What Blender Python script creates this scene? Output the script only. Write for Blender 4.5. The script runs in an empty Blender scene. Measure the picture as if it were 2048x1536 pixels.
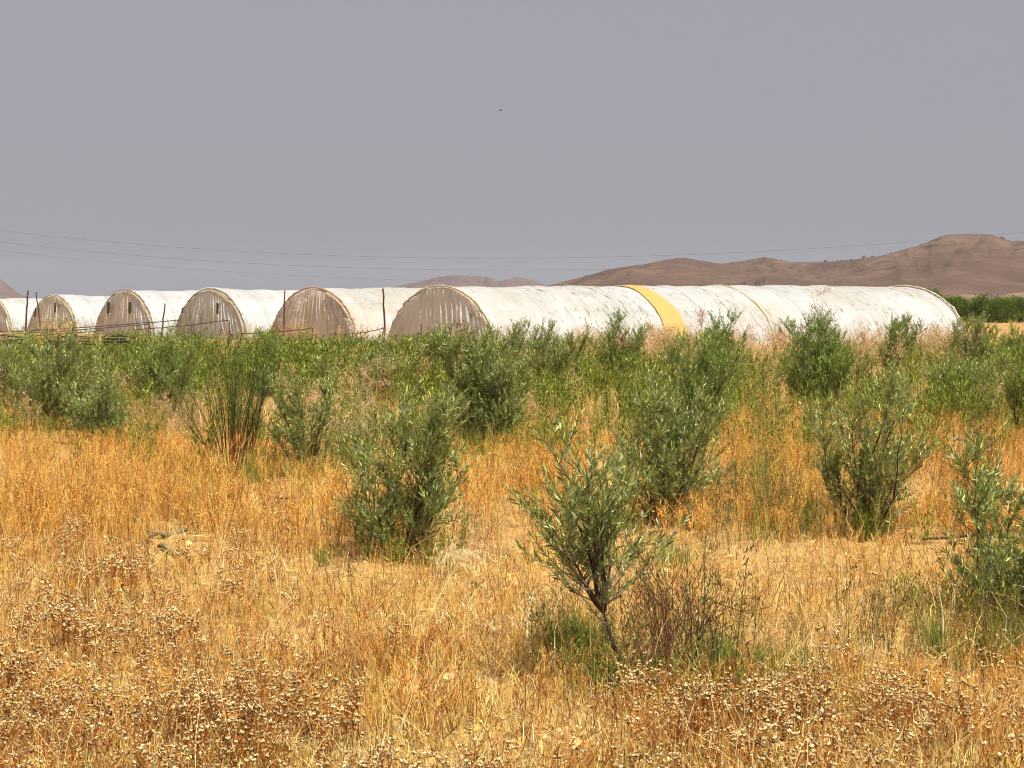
import bpy, math, random
import numpy as np
from mathutils import Vector, Matrix

rnd = random.Random(7)
rng = np.random.default_rng(7)
C = bpy.context.scene.collection
scene = bpy.context.scene

# ------------------------------------------------------------------ camera
F = 4000.0            # focal length in pixels of the 2048 px wide photograph
HC = 2.4              # camera height
HY = 603.0            # row of the horizon
PITCH = math.atan((768 - HY) / F)
cam = bpy.data.cameras.new('camera')
cam.sensor_width = 36.0
cam.lens = 36.0 * F / 2048
cam.clip_start = 0.2
cam.clip_end = 30000
co = bpy.data.objects.new('camera', cam)
C.objects.link(co)
co.location = (0, 0, HC)
co.rotation_euler = (math.pi / 2 - PITCH, 0, 0)
scene.camera = co

# ------------------------------------------------------------------ sky, sun, exposure
SUN_EL, SUN_AZ = math.radians(63), math.radians(144)      # azimuth clockwise from +Y
SD = Vector((math.sin(SUN_AZ) * math.cos(SUN_EL), math.cos(SUN_AZ) * math.cos(SUN_EL), math.sin(SUN_EL)))
w = bpy.data.worlds.new('World')
scene.world = w
w.use_nodes = True
nt = w.node_tree
nt.nodes.clear()
out = nt.nodes.new('ShaderNodeOutputWorld')
bg = nt.nodes.new('ShaderNodeBackground')
sky = nt.nodes.new('ShaderNodeTexSky')
sky.sky_type = 'NISHITA'
sky.sun_disc = False
sky.sun_elevation = SUN_EL
sky.sun_rotation = SUN_AZ
sky.altitude = 500
sky.air_density = 1.0
sky.dust_density = 3.0
sky.ozone_density = 1.0
hs = nt.nodes.new('ShaderNodeHueSaturation')
hs.inputs['Saturation'].default_value = 0.10
mul = nt.nodes.new('ShaderNodeMix'); mul.data_type = 'RGBA'; mul.blend_type = 'MULTIPLY'
mul.inputs['Factor'].default_value = 1.0
SKY_TINT = (0.945, 0.955, 1.065, 1)
mul.inputs['B'].default_value = SKY_TINT
flat = nt.nodes.new('ShaderNodeMix'); flat.data_type = 'RGBA'
flat.inputs['Factor'].default_value = 0.80          # dusty overcast veil: evens the sky out
tcw = nt.nodes.new('ShaderNodeTexCoord'); sxw = nt.nodes.new('ShaderNodeSeparateXYZ')
nt.links.new(tcw.outputs['Generated'], sxw.inputs[0])
rw = nt.nodes.new('ShaderNodeMapRange'); rw.inputs['From Min'].default_value = 0.0; rw.inputs['From Max'].default_value = 0.09
rw.interpolation_type = 'SMOOTHSTEP'
nz_ = nt.nodes.new('ShaderNodeTexNoise'); nz_.inputs['Scale'].default_value = 3.0; nz_.inputs['Detail'].default_value = 3
nt.links.new(tcw.outputs['Generated'], nz_.inputs['Vector'])
ma = nt.nodes.new('ShaderNodeMath'); ma.operation = 'MULTIPLY_ADD'; ma.inputs[1].default_value = 0.05; 
nt.links.new(nz_.outputs['Fac'], ma.inputs[0]); nt.links.new(sxw.outputs['Z'], ma.inputs[2])
nt.links.new(ma.outputs[0], rw.inputs['Value'])
veil = nt.nodes.new('ShaderNodeMix'); veil.data_type = 'RGBA'
veil.inputs['A'].default_value = (3.95, 4.2, 4.3, 1)
veil.inputs['B'].default_value = (4.7, 4.68, 4.68, 1)
nt.links.new(rw.outputs['Result'], veil.inputs['Factor'])
nt.links.new(veil.outputs['Result'], flat.inputs['B'])
nt.links.new(sky.outputs['Color'], hs.inputs['Color'])
nt.links.new(hs.outputs['Color'], flat.inputs['A'])
nt.links.new(flat.outputs['Result'], mul.inputs['A'])
nt.links.new(mul.outputs['Result'], bg.inputs['Color'])
bg.inputs['Strength'].default_value = 0.0595
nt.links.new(bg.outputs['Background'], out.inputs['Surface'])

sl = bpy.data.lights.new('sun', 'SUN')
sl.energy = 5.0
sl.angle = math.radians(0.6)
sl.color = (1.0, 0.945, 0.86)
so = bpy.data.objects.new('sun', sl)
C.objects.link(so)
so.rotation_euler = (-SD).to_track_quat('-Z', 'Y').to_euler()

scene.view_settings.view_transform = 'Standard'
scene.view_settings.look = 'None'
scene.view_settings.exposure = 0.42
scene.view_settings.gamma = 1.0
scene.view_settings.use_curve_mapping = False
scene.cycles.max_bounces = 6
scene.cycles.diffuse_bounces = 2
scene.cycles.transmission_bounces = 4
scene.cycles.volume_bounces = 0
scene.cycles.filter_width = 1.0

# ------------------------------------------------------------------ helpers
def hash2(ix, iy, seed):
    n = (ix.astype(np.int64) * 374761393 + iy.astype(np.int64) * 668265263 + seed * 1442695041) & 0xFFFFFFFF
    n = ((n ^ (n >> 13)) * 1274126177) & 0xFFFFFFFF
    n = n ^ (n >> 16)
    return (n & 0xFFFF) / 65535.0

def vnoise(x, y, seed=0):
    ix, iy = np.floor(x), np.floor(y)
    fx, fy = x - ix, y - iy
    fx = fx * fx * (3 - 2 * fx); fy = fy * fy * (3 - 2 * fy)
    a = hash2(ix, iy, seed); b = hash2(ix + 1, iy, seed)
    c = hash2(ix, iy + 1, seed); d = hash2(ix + 1, iy + 1, seed)
    return (a * (1 - fx) + b * fx) * (1 - fy) + (c * (1 - fx) + d * fx) * fy

def fbm(x, y, oct=4, seed=0):
    s = 0; amp = 1; tot = 0
    for i in range(oct):
        s = s + amp * vnoise(x * 2 ** i, y * 2 ** i, seed + i * 17)
        tot += amp; amp *= 0.5
    return s / tot

def gz(x, y):
    """ground height"""
    x = np.asarray(x, float); y = np.asarray(y, float)
    near = np.clip((60 - y) / 30, 0, 1)
    h = near * ((fbm(x * 0.35, y * 0.35, 3, 5) - 0.5) * 0.22 + (fbm(x * 1.6, y * 1.6, 3, 9) - 0.5) * 0.14)
    return h

def at(px, py, z=0.0):
    """point of the ground (height z) seen at a pixel of the 2048x1536 photograph"""
    px = np.asarray(px, float); py = np.asarray(py, float)
    a = (768 - py) / F
    dy = math.cos(PITCH) + a * math.sin(PITCH)
    dz = -math.sin(PITCH) + a * math.cos(PITCH)
    t = (z - HC) / dz
    return (px - 1024) / F * t, dy * t

def topx(x, y):
    """ground point -> pixel, for laying out patches of ground cover"""
    return 1024 + x / y * F, HY + HC / y * F

def unproj(px, py, d):
    return Vector(((px - 1024) / F * d, d, HC + (HY - py) / F * d))

def props(o, label=None, cat=None, group=None, kind=None):
    if label: o['label'] = label
    if cat: o['category'] = cat
    if group: o['group'] = group
    if kind: o['kind'] = kind
    return o

def empty(name, loc, rz=0.0):
    o = bpy.data.objects.new(name, None)
    o.empty_display_size = 0.3
    C.objects.link(o)
    o.location = loc
    o.rotation_euler = (0, 0, rz)
    return o

class Acc:
    """collects vertices, triangles, colours; builds ONE mesh object"""
    def __init__(self):
        self.v = []; self.t = []; self.c = []; self.n = 0
    def add(self, v, t, c):
        v = np.asarray(v, np.float32).reshape(-1, 3)
        t = np.asarray(t, np.int32).reshape(-1, 3)
        c = np.asarray(c, np.float32)
        if c.ndim == 1: c = np.tile(c, (len(v), 1))
        self.v.append(v); self.t.append(t + self.n); self.c.append(c); self.n += len(v)
    def arrays(self):
        return np.concatenate(self.v), np.concatenate(self.t), np.concatenate(self.c)
    def ribbons(self, P, W, S, col):
        """P (N,K,3) centre lines, W (N,K) half widths, S (N,3) side vectors, col (N,3) or (N,K,3)"""
        N, K, _ = P.shape
        if N == 0: return
        off = S[:, None, :] * W[:, :, None]
        V = np.stack([P - off, P + off], axis=2).reshape(-1, 3)
        base = (np.arange(N)[:, None] * K + np.arange(K - 1)[None, :]) * 2
        a = base; b = base + 1; c = base + 2; d = base + 3
        T = np.stack([np.stack([a, b, d], -1), np.stack([a, d, c], -1)], axis=2).reshape(-1, 3)
        if col.ndim == 2: col = np.repeat(col[:, None, :], K, axis=1)
        self.add(V, T, np.repeat(col, 2, axis=1).reshape(-1, 3))
    def tube(self, pts, rad, col, sides=5):
        pts = [Vector(p) for p in pts]
        K = len(pts)
        V = []
        for i, p in enumerate(pts):
            d = (pts[min(i + 1, K - 1)] - pts[max(i - 1, 0)])
            if d.length < 1e-9: d = Vector((0, 0, 1))
            d.normalize()
            u = d.cross(Vector((0.3, 0.9, 0.1))); 
            if u.length < 0.05: u = d.cross(Vector((1, 0, 0)))
            u.normalize(); v = d.cross(u)
            r = rad[i] if hasattr(rad, '__len__') else rad
            for s in range(sides):
                an = 2 * math.pi * s / sides
                V.append(p + u * (math.cos(an) * r) + v * (math.sin(an) * r))
        T = []
        for i in range(K - 1):
            for s in range(sides):
                a = i * sides + s; b = i * sides + (s + 1) % sides
                T += [(a, b, b + sides), (a, b + sides, a + sides)]
        for s in range(1, sides - 1):
            T.append((0, s + 1, s)); e = (K - 1) * sides; T.append((e, e + s, e + s + 1))
        self.add([tuple(v) for v in V], T, col)
    def build(self, name, mat, parent=None, smooth=False):
        v, t, c = self.arrays()
        me = bpy.data.meshes.new(name)
        me.vertices.add(len(v)); me.vertices.foreach_set('co', v.ravel())
        me.loops.add(len(t) * 3); me.loops.foreach_set('vertex_index', t.ravel())
        me.polygons.add(len(t))
        me.polygons.foreach_set('loop_start', np.arange(0, len(t) * 3, 3, dtype=np.int32))
        if smooth: me.polygons.foreach_set('use_smooth', np.ones(len(t), bool))
        me.update(calc_edges=True)
        a = me.color_attributes.new('Col', 'FLOAT_COLOR', 'POINT')
        a.data.foreach_set('color', np.concatenate([c, np.ones((len(c), 1), np.float32)], 1).ravel())
        me.materials.append(mat)
        o = bpy.data.objects.new(name, me)
        C.objects.link(o)
        if parent: o.parent = parent
        return o

def scatter(acc, templates, pos, rot, scl, which=None, tilt=0.0, colmul=None):
    """bake many copies of small plant templates into one accumulator"""
    n = len(pos)
    if which is None: which = rng.integers(0, len(templates), n)
    for k, (v, t, c) in enumerate(templates):
        idx = np.where(which == k)[0]
        if len(idx) == 0: continue
        cr, sr = np.cos(rot[idx]), np.sin(rot[idx])
        s = scl[idx]
        x = (v[None, :, 0] * cr[:, None] - v[None, :, 1] * sr[:, None]) * s[:, None]
        y = (v[None, :, 0] * sr[:, None] + v[None, :, 1] * cr[:, None]) * s[:, None]
        z = v[None, :, 2] * s[:, None]
        if tilt:
            tx = rng.normal(0, tilt, len(idx))[:, None]; ty = rng.normal(0, tilt, len(idx))[:, None]
            x = x + z * tx; y = y + z * ty
        V = np.stack([x + pos[idx, 0:1], y + pos[idx, 1:2], z + pos[idx, 2:3]], -1).reshape(-1, 3)
        T = (t[None] + (np.arange(len(idx)) * len(v))[:, None, None]).reshape(-1, 3)
        cc = np.repeat(c[None], len(idx), 0)
        if colmul is not None: cc = cc * colmul[idx][:, None, :]
        acc.add(V, T, cc.reshape(-1, 3))

# ------------------------------------------------------------------ materials
def newmat(name):
    m = bpy.data.materials.new(name); m.use_nodes = True
    n = m.node_tree; n.nodes.clear()
    o = n.nodes.new('ShaderNodeOutputMaterial')
    return m, n, o

def col_mat(name, trans=0.3, rough=0.7, spec=0.25, under=None, tmul=(1.1, 1.05, 0.6)):
    """plants: colour attribute, part of the light goes through; 'under' = paler leaf underside"""
    m, n, o = newmat(name)
    at_ = n.nodes.new('ShaderNodeAttribute'); at_.attribute_name = 'Col'
    p = n.nodes.new('ShaderNodeBsdfPrincipled')
    p.inputs['Roughness'].default_value = rough
    p.inputs['Specular IOR Level'].default_value = spec
    c = at_.outputs['Color']
    if under:
        g = n.nodes.new('ShaderNodeNewGeometry')
        mx = n.nodes.new('ShaderNodeMix'); mx.data_type = 'RGBA'
        mx.inputs['B'].default_value = (*under, 1)
        mm = n.nodes.new('ShaderNodeMath'); mm.operation = 'MULTIPLY'; mm.inputs[1].default_value = 0.40
        n.links.new(g.outputs['Backfacing'], mm.inputs[0])
        n.links.new(mm.outputs[0], mx.inputs['Factor'])
        n.links.new(c, mx.inputs['A']); c = mx.outputs['Result']
    n.links.new(c, p.inputs['Base Color'])
    if trans > 0:
        tr = n.nodes.new('ShaderNodeBsdfTranslucent')
        mu = n.nodes.new('ShaderNodeMix'); mu.data_type = 'RGBA'; mu.blend_type = 'MULTIPLY'
        mu.inputs['Factor'].default_value = 1; mu.inputs['B'].default_value = (*tmul, 1)
        n.links.new(c, mu.inputs['A']); n.links.new(mu.outputs['Result'], tr.inputs['Color'])
        ms = n.nodes.new('ShaderNodeMixShader'); ms.inputs['Fac'].default_value = trans
        n.links.new(p.outputs[0], ms.inputs[1]); n.links.new(tr.outputs[0], ms.inputs[2])
        n.links.new(ms.outputs[0], o.inputs['Surface'])
    else:
        n.links.new(p.outputs[0], o.inputs['Surface'])
    return m

def noise(n, vec, scale, detail=4, rough=0.6, dist=0.0):
    t = n.nodes.new('ShaderNodeTexNoise')
    t.inputs['Scale'].default_value = scale; t.inputs['Detail'].default_value = detail
    t.inputs['Roughness'].default_value = rough; t.inputs['Distortion'].default_value = dist
    if vec is not None: n.links.new(vec, t.inputs['Vector'])
    return t.outputs['Fac']

def ramp(n, fac, stops):
    r = n.nodes.new('ShaderNodeValToRGB')
    els = r.color_ramp.elements
    while len(els) < len(stops): els.new(0.5)
    for e, (p, c) in zip(els, stops):
        e.position = p
        e.color = (*c, 1) if hasattr(c, '__len__') else (c, c, c, 1)
    n.links.new(fac, r.inputs['Fac'])
    return r.outputs['Color']

def mixc(n, fac, a, b, mode='MIX'):
    m = n.nodes.new('ShaderNodeMix'); m.data_type = 'RGBA'; m.blend_type = mode
    for s, v in (('Factor', fac), ('A', a), ('B', b)):
        if isinstance(v, (int, float)): m.inputs[s].default_value = v
        elif isinstance(v, tuple): m.inputs[s].default_value = (*v, 1)
        else: n.links.new(v, m.inputs[s])
    return m.outputs['Result']

def mapping(n, src, scale):
    mp = n.nodes.new('ShaderNodeMapping'); mp.inputs['Scale'].default_value = scale
    n.links.new(src, mp.inputs['Vector'])
    return mp.outputs['Vector']

M_DRY = col_mat('dry_stalk', 0.12, 0.6, 0.3, tmul=(1.15, 0.95, 0.45))
M_HEAD = col_mat('seed_head', 0.12, 0.9, 0.1, tmul=(1.1, 0.9, 0.6))
M_OLIVE = col_mat('olive_leaf', 0.22, 0.38, 0.45, under=(0.40, 0.43, 0.19), tmul=(1.3, 1.35, 0.5))
M_GREEN = col_mat('green_leaf', 0.28, 0.55, 0.25, tmul=(1.3, 1.3, 0.5))
M_BARK = col_mat('bark', 0.0, 0.9, 0.1)
M_PAINT = col_mat('plain_surface', 0.0, 0.55, 0.3)
M_CLOD = col_mat('earth_clod', 0.0, 1.0, 0.0)

# ground
m, n, o = newmat('dry_soil'); M_SOIL = m
tc = n.nodes.new('ShaderNodeTexCoord').outputs['Object']
f1 = noise(n, tc, 0.5, 5); f2 = noise(n, tc, 9, 6, 0.7); f3 = noise(n, tc, 60, 3, 0.7)
base = ramp(n, f2, [(0.34, (0.10, 0.038, 0.014)), (0.5, (0.36, 0.20, 0.065)), (0.64, (0.66, 0.46, 0.18))])  # darkest stop paints in shade lacking between the grass
sand = ramp(n, f3, [(0.38, (0.18, 0.08, 0.026)), (0.58, (0.62, 0.42, 0.155))])
c1 = mixc(n, 0.45, base, sand)
big = noise(n, tc, 0.045, 4)
c2 = mixc(n, ramp(n, big, [(0.4, 0.0), (0.62, 0.45)]), c1, (0.50, 0.27, 0.10))
p = n.nodes.new('ShaderNodeBsdfPrincipled'); p.inputs['Roughness'].default_value = 1
p.inputs['Specular IOR Level'].default_value = 0.05
n.links.new(c2, p.inputs['Base Color'])
bp = n.nodes.new('ShaderNodeBump'); bp.inputs['Strength'].default_value = 0.8; bp.inputs['Distance'].default_value = 0.03
n.links.new(f2, bp.inputs['Height']); n.links.new(bp.outputs[0], p.inputs['Normal'])
n.links.new(p.outputs[0], o.inputs['Surface'])

# hills
def hill_mat(name, lo, mid, hi, sc=1.0):
    m, n, o = newmat(name)
    tc = n.nodes.new('ShaderNodeTexCoord').outputs['Object']
    a = noise(n, tc, 0.006 * sc, 7, 0.68, 0.6); b = noise(n, tc, 0.035 * sc, 7, 0.75)
    c = ramp(n, a, [(0.36, lo), (0.5, mid), (0.62, hi)])
    c = mixc(n, ramp(n, b, [(0.38, 0.75), (0.56, 0.0)]), c, lo)
    # scattered scrub and rock outcrops
    v = n.nodes.new('ShaderNodeTexVoronoi'); v.inputs['Scale'].default_value = 0.032 * sc
    n.links.new(mapping(n, tc, (0.7, 0.5, 2.0)), v.inputs['Vector'])
    spots = ramp(n, v.outputs['Distance'], [(0.20, 1.0), (0.32, 0.0)])
    sel = ramp(n, noise(n, tc, 0.006 * sc, 3), [(0.45, 0.0), (0.6, 0.85)])
    f = mixc(n, 1.0, spots, sel, 'MULTIPLY')
    c = mixc(n, f, c, (0.075, 0.062, 0.045))
    rk = ramp(n, noise(n, tc, 0.012 * sc, 7, 0.75, 1.0), [(0.55, 0.0), (0.62, 0.65)])
    c = mixc(n, rk, c, (0.12, 0.085, 0.065))
    p = n.nodes.new('ShaderNodeBsdfPrincipled'); p.inputs['Roughness'].default_value = 1
    p.inputs['Specular IOR Level'].default_value = 0.0
    n.links.new(c, p.inputs['Base Color'])
    bp = n.nodes.new('ShaderNodeBump'); bp.inputs['Strength'].default_value = 0.9; bp.inputs['Distance'].default_value = 9
    b2 = noise(n, tc, 0.07 * sc, 6, 0.75); n.links.new(b2, bp.inputs['Height']); n.links.new(bp.outputs[0], p.inputs['Normal'])
    n.links.new(p.outputs[0], o.inputs['Surface'])
    return m
M_HILL = hill_mat('hill_earth', (0.130, 0.079, 0.057), (0.178, 0.113, 0.081), (0.222, 0.146, 0.103))
M_HILL2 = hill_mat('far_hill_earth', (0.13, 0.085, 0.075), (0.18, 0.115, 0.095), (0.22, 0.14, 0.11), 0.6)

# greenhouse plastic
def film_mat(name, white, stain, stain_amt, fleck_amt, seed, trans=0.38, blotch=(0.58, 0.63, 0.64)):
    m, n, o = newmat(name)
    uv = n.nodes.new('ShaderNodeUVMap').outputs['UV']
    mp = n.nodes.new('ShaderNodeMapping'); mp.inputs['Location'].default_value = (seed * 13.7, seed * 5.1, 0)
    n.links.new(uv, mp.inputs['Vector']); uv0 = mp.outputs['Vector']
    c = white
    a = noise(n, mapping(n, uv0, (0.22, 0.35, 1)), 1.0, 4, 0.55)
    c = mixc(n, ramp(n, a, [(0.42, 0.0), (0.68, stain_amt)]), c, stain)
    a = noise(n, mapping(n, uv0, (0.30, 0.10, 1)), 1.0, 3, 0.5)
    c = mixc(n, ramp(n, a, [(0.5, 0.0), (0.72, 0.55)]), c, blotch)
    # panels between the lapped sheets
    wv = n.nodes.new('ShaderNodeTexNoise'); wv.noise_dimensions = '1D'
    wv.inputs['Scale'].default_value = 0.6; wv.inputs['Detail'].default_value = 2
    sx = n.nodes.new('ShaderNodeSeparateXYZ'); n.links.new(uv0, sx.inputs[0]); n.links.new(sx.outputs['X'], wv.inputs['W'])
    c = mixc(n, ramp(n, wv.outputs['Fac'], [(0.45, 0.0), (0.6, 0.30)]), c, stain)
    # flaked whitewash running down the sheets
    fl = noise(n, mapping(n, uv0, (5.5, 1.1, 1)), 1.0, 7, 0.72, 0.6)
    zone = ramp(n, noise(n, mapping(n, uv0, (0.16, 0.4, 1)), 1.0, 3), [(0.38, 0.05), (0.56, 1.0)])
    fk = ramp(n, fl, [(0.535, 0.0), (0.60, fleck_amt)])
    c = mixc(n, mixc(n, 1.0, fk, zone, 'MULTIPLY'), c, (0.26, 0.25, 0.21))
    # horizontal lap seams and rib lines
    sy = sx.outputs['Y']
    def line(src, period, wdt, amt, colr, c):
        q = n.nodes.new('ShaderNodeMath'); q.operation = 'PINGPONG'; q.inputs[1].default_value = period
        n.links.new(src, q.inputs[0])
        return mixc(n, ramp(n, q.outputs[0], [(wdt, amt), (wdt * 1.8, 0.0)]), c, colr)
    c = line(sy, 0.98, 0.02, 0.35, (0.42, 0.38, 0.32), c)
    c = line(sx.outputs['X'], 0.93, 0.018, 0.16, (0.45, 0.42, 0.36), c)
    # dust splashed up from the soil along the foot (uv y is arc length; stored unshifted)
    p = n.nodes.new('ShaderNodeBsdfPrincipled'); p.inputs['Roughness'].default_value = 0.45
    p.inputs['Specular IOR Level'].default_value = 0.35
    n.links.new(c, p.inputs['Base Color'])
    bh = noise(n, mapping(n, uv0, (2.6, 0.5, 1)), 1.0, 6, 0.68, 0.9)
    bp = n.nodes.new('ShaderNodeBump'); bp.inputs['Strength'].default_value = 1.0; bp.inputs['Distance'].default_value = 0.16
    n.links.new(bh, bp.inputs['Height']); n.links.new(bp.outputs[0], p.inputs['Normal'])
    tr = n.nodes.new('ShaderNodeBsdfTranslucent'); n.links.new(c, tr.inputs['Color'])
    ms = n.nodes.new('ShaderNodeMixShader'); ms.inputs['Fac'].default_value = trans
    n.links.new(p.outputs[0], ms.inputs[1]); n.links.new(tr.outputs[0], ms.inputs[2])
    n.links.new(ms.outputs[0], o.inputs['Surface'])
    return m

def curtain_mat(name, basec, dirt, amt, seed):
    m, n, o = newmat(name)
    uv = n.nodes.new('ShaderNodeUVMap').outputs['UV']
    mp = n.nodes.new('ShaderNodeMapping'); mp.inputs['Location'].default_value = (seed * 7.3, seed * 3.3, 0)
    n.links.new(uv, mp.inputs['Vector']); uv0 = mp.outputs['Vector']
    a = noise(n, mapping(n, uv0, (1.6, 0.22, 1)), 1.0, 5, 0.65)
    c = mixc(n, ramp(n, a, [(0.42, 0.0), (0.60, amt)]), basec, dirt)  # dirt streaks, also painted to suggest light and shade of the pleats
    b = noise(n, mapping(n, uv0, (5, 0.35, 1)), 1.0, 5, 0.7)
    c = mixc(n, ramp(n, b, [(0.56, 0.0), (0.70, 0.22)]), c, tuple(0.8 * q for q in dirt))
    p = n.nodes.new('ShaderNodeBsdfPrincipled'); p.inputs['Roughness'].default_value = 0.6
    p.inputs['Specular IOR Level'].default_value = 0.25
    n.links.new(c, p.inputs['Base Color'])
    bh = noise(n, mapping(n, uv0, (3, 1.4, 1)), 1.0, 5, 0.65, 0.8)
    bp = n.nodes.new('ShaderNodeBump'); bp.inputs['Strength'].default_value = 1.0; bp.inputs['Distance'].default_value = 0.14
    n.links.new(bh, bp.inputs['Height']); n.links.new(bp.outputs[0], p.inputs['Normal'])
    tr = n.nodes.new('ShaderNodeBsdfTranslucent'); n.links.new(c, tr.inputs['Color'])
    ms = n.nodes.new('ShaderNodeMixShader'); ms.inputs['Fac'].default_value = 0.55
    n.links.new(p.outputs[0], ms.inputs[1]); n.links.new(tr.outputs[0], ms.inputs[2])
    n.links.new(ms.outputs[0], o.inputs['Surface'])
    return m

# ------------------------------------------------------------------ grids
def grid_mesh(name, X, Y, Z, mat, parent=None, uv=None, smooth=True, keep=None):
    ny, nx = X.shape
    V = np.stack([X, Y, Z], -1).reshape(-1, 3).astype(np.float32)
    i = (np.arange(ny - 1)[:, None] * nx + np.arange(nx - 1)[None, :])
    Q = np.stack([i, i + 1, i + nx + 1, i + nx], -1)
    if keep is not None: Q = Q[keep]
    Q = Q.reshape(-1, 4).astype(np.int32)
    me = bpy.data.meshes.new(name)
    me.vertices.add(len(V)); me.vertices.foreach_set('co', V.ravel())
    me.loops.add(Q.size); me.loops.foreach_set('vertex_index', Q.ravel())
    me.polygons.add(len(Q)); me.polygons.foreach_set('loop_start', np.arange(0, Q.size, 4, dtype=np.int32))
    if smooth: me.polygons.foreach_set('use_smooth', np.ones(len(Q), bool))
    me.update(calc_edges=True)
    if uv is not None:
        U = np.stack(uv, -1).reshape(-1, 2).astype(np.float32)
        l = me.uv_layers.new(name='UVMap')
        l.data.foreach_set('uv', U[Q.ravel()].ravel())
    me.materials.append(mat)
    o = bpy.data.objects.new(name, me); C.objects.link(o)
    if parent: o.parent = parent
    return o

# ------------------------------------------------------------------ ground
def axis_coords(dense0, dense1, step, far, ratio=1.16):
    a = list(np.arange(dense0, dense1 + 1e-6, step))
    s = step; x = dense1
    while x < far: s *= ratio; x += s; a.append(x)
    s = step; x = dense0
    while x > -far: s *= ratio; x -= s; a.insert(0, x)
    return np.array(a)
gx = axis_coords(-7, 7, 0.06, 8500); gy = axis_coords(7.5, 34, 0.075, 8500)
GX, GY = np.meshgrid(gx, gy)
GZ = gz(GX, GY)
inn = (np.abs(GX) < 8) & (GY > 6) & (GY < 36)
GZ = GZ + np.where(inn, (fbm(GX * 7, GY * 7, 3, 31) - 0.5) * 0.07, 0)
props(grid_mesh('ground', GX, GY, GZ, M_SOIL), 'dry reddish tan soil of the field', kind='structure')

# ------------------------------------------------------------------ hills
def ridge_hill(name, D, prof, depth_f, depth_b, mat, label, nx=300, ny=90, amp=0.10, seed=0, xext=0.0):
    pxs = np.array([p[0] for p in prof], float); pys = np.array([p[1] for p in prof], float)
    x = (np.linspace(pxs[0], pxs[-1], nx))
    ridge = np.interp(x, pxs, pys)
    ker = np.ones(5) / 5; ridge = np.convolve(np.pad(ridge, 2, 'edge'), ker, 'valid')
    hz = HC + (HY - ridge) / F * D
    s = np.linspace(-1, 1, ny)                       # -1 = foot on the near side, 0 = crest, 1 = far foot
    S, XX = np.meshgrid(s, x, indexing='ij')
    H = np.tile(hz, (ny, 1))
    wx = (XX - 1024) / F * D
    crest = 0.0
    H = H + (fbm(wx / 12.0, wx * 0 + 1.1, 3, seed + 2) - 0.5) * 1.2 * D / 2600
    Yw = D + np.where(S < 0, S * depth_f, S * depth_b) + crest * (1 - np.abs(S))
    sh = (1 - np.abs(S)) ** 1.25
    gul = 0.5 - 2.2 * np.abs(fbm(wx / 150.0 + S * 0.8, S * 2.2 + 5, 4, seed + 3) - 0.5)
    gul2 = 0.4 - 2.0 * np.abs(fbm(wx / 45.0 + S * 1.5, S * 8.0, 4, seed + 8) - 0.5)
    zz = H * sh * (1 + (gul * 0.9 + gul2 * 0.34) * np.clip(np.abs(S) * 3.5, 0, 1) * (1 - np.abs(S)) * 2)
    lim = np.where(S < 0, HC + (H - HC) * (Yw / D) * 0.985, H)
    zz = np.where(np.abs(S) < 1e-6, H, np.minimum(zz, lim))
    zz = np.where(np.abs(S) > 0.999, -3, zz)
    wx = (XX - 1024) / F * Yw
    o = grid_mesh(name, wx, Yw, zz, mat)
    props(o, label, kind='structure')
    return wx, Yw, zz
R1 = [(1020, 604), (1060, 590), (1100, 570), (1160, 555), (1220, 537), (1290, 527), (1325, 520), (1350, 516), (1375, 516), (1400, 521), (1440, 527),
      (1470, 523), (1505, 517), (1530, 514), (1550, 518), (1590, 525), (1650, 524), (1700, 520), (1740, 515), (1775, 508), (1800, 501), (1830, 493), (1850, 486),
      (1875, 474), (1900, 469), (1930, 468), (1975, 467), (1990, 472), (2010, 480), (2048, 481), (2110, 490), (2200, 500), (2350, 540), (2500, 604)]
HILL = ridge_hill('brown_hills', 2600, R1, 1300, 900, M_HILL, 'bare reddish brown hills with a flat summit beyond the tunnels', nx=620, ny=150, seed=4)
R2 = [(700, 604), (780, 575), (850, 561), (880, 553), (910, 550), (950, 551), (980, 555), (1000, 563), (1018, 558), (1035, 554), (1060, 559), (1090, 570), (1140, 580), (1220, 604)]
ridge_hill('distant_hills', 6000, R2, 1500, 900, M_HILL2, 'low distant purple brown hills above the near tunnel', nx=200, ny=70, seed=14)
R3 = [(-700, 604), (-400, 560), (-200, 540), (-100, 535), (-40, 545), (0, 556), (12, 566), (25, 577), (40, 588), (70, 597), (110, 604)]
ridge_hill('distant_slope', 6000, R3, 1500, 900, M_HILL2, 'distant purple brown slope at the left edge', nx=220, ny=70, seed=24)
# low pale dune-like rises at the foot of the hills
R4 = [(1850, 604), (1890, 592), (1930, 588), (1960, 590), (1990, 596), (2010, 588), (2060, 582), (2150, 578), (2300, 604)]
m4 = hill_mat('pale_rise_earth', (0.40, 0.26, 0.17), (0.50, 0.34, 0.22), (0.58, 0.42, 0.28), 3)
ridge_hill('pale_rise', 1150, R4, 300, 150, m4, 'pale sandy rise at the foot of the brown hills', nx=160, ny=40, seed=34)

# ------------------------------------------------------------------ greenhouse tunnels
TH = math.radians(33.0)
AX = Vector((math.cos(TH), math.sin(TH), 0)); WD = Vector((math.sin(TH), -math.cos(TH), 0))
P0 = Vector(((880 - 1024) / F * 105, 105, 0))
SP, TL, HW = 14.4, 33.1, 5.35

def arch(a, hw, h):
    """a from 0 (near foot) to pi (far foot): local y (near side negative) and z"""
    c, s = np.cos(a), np.sin(a)
    return -hw * np.sign(c) * np.abs(c) ** 1.03, h * np.abs(s) ** 1.04

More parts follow.
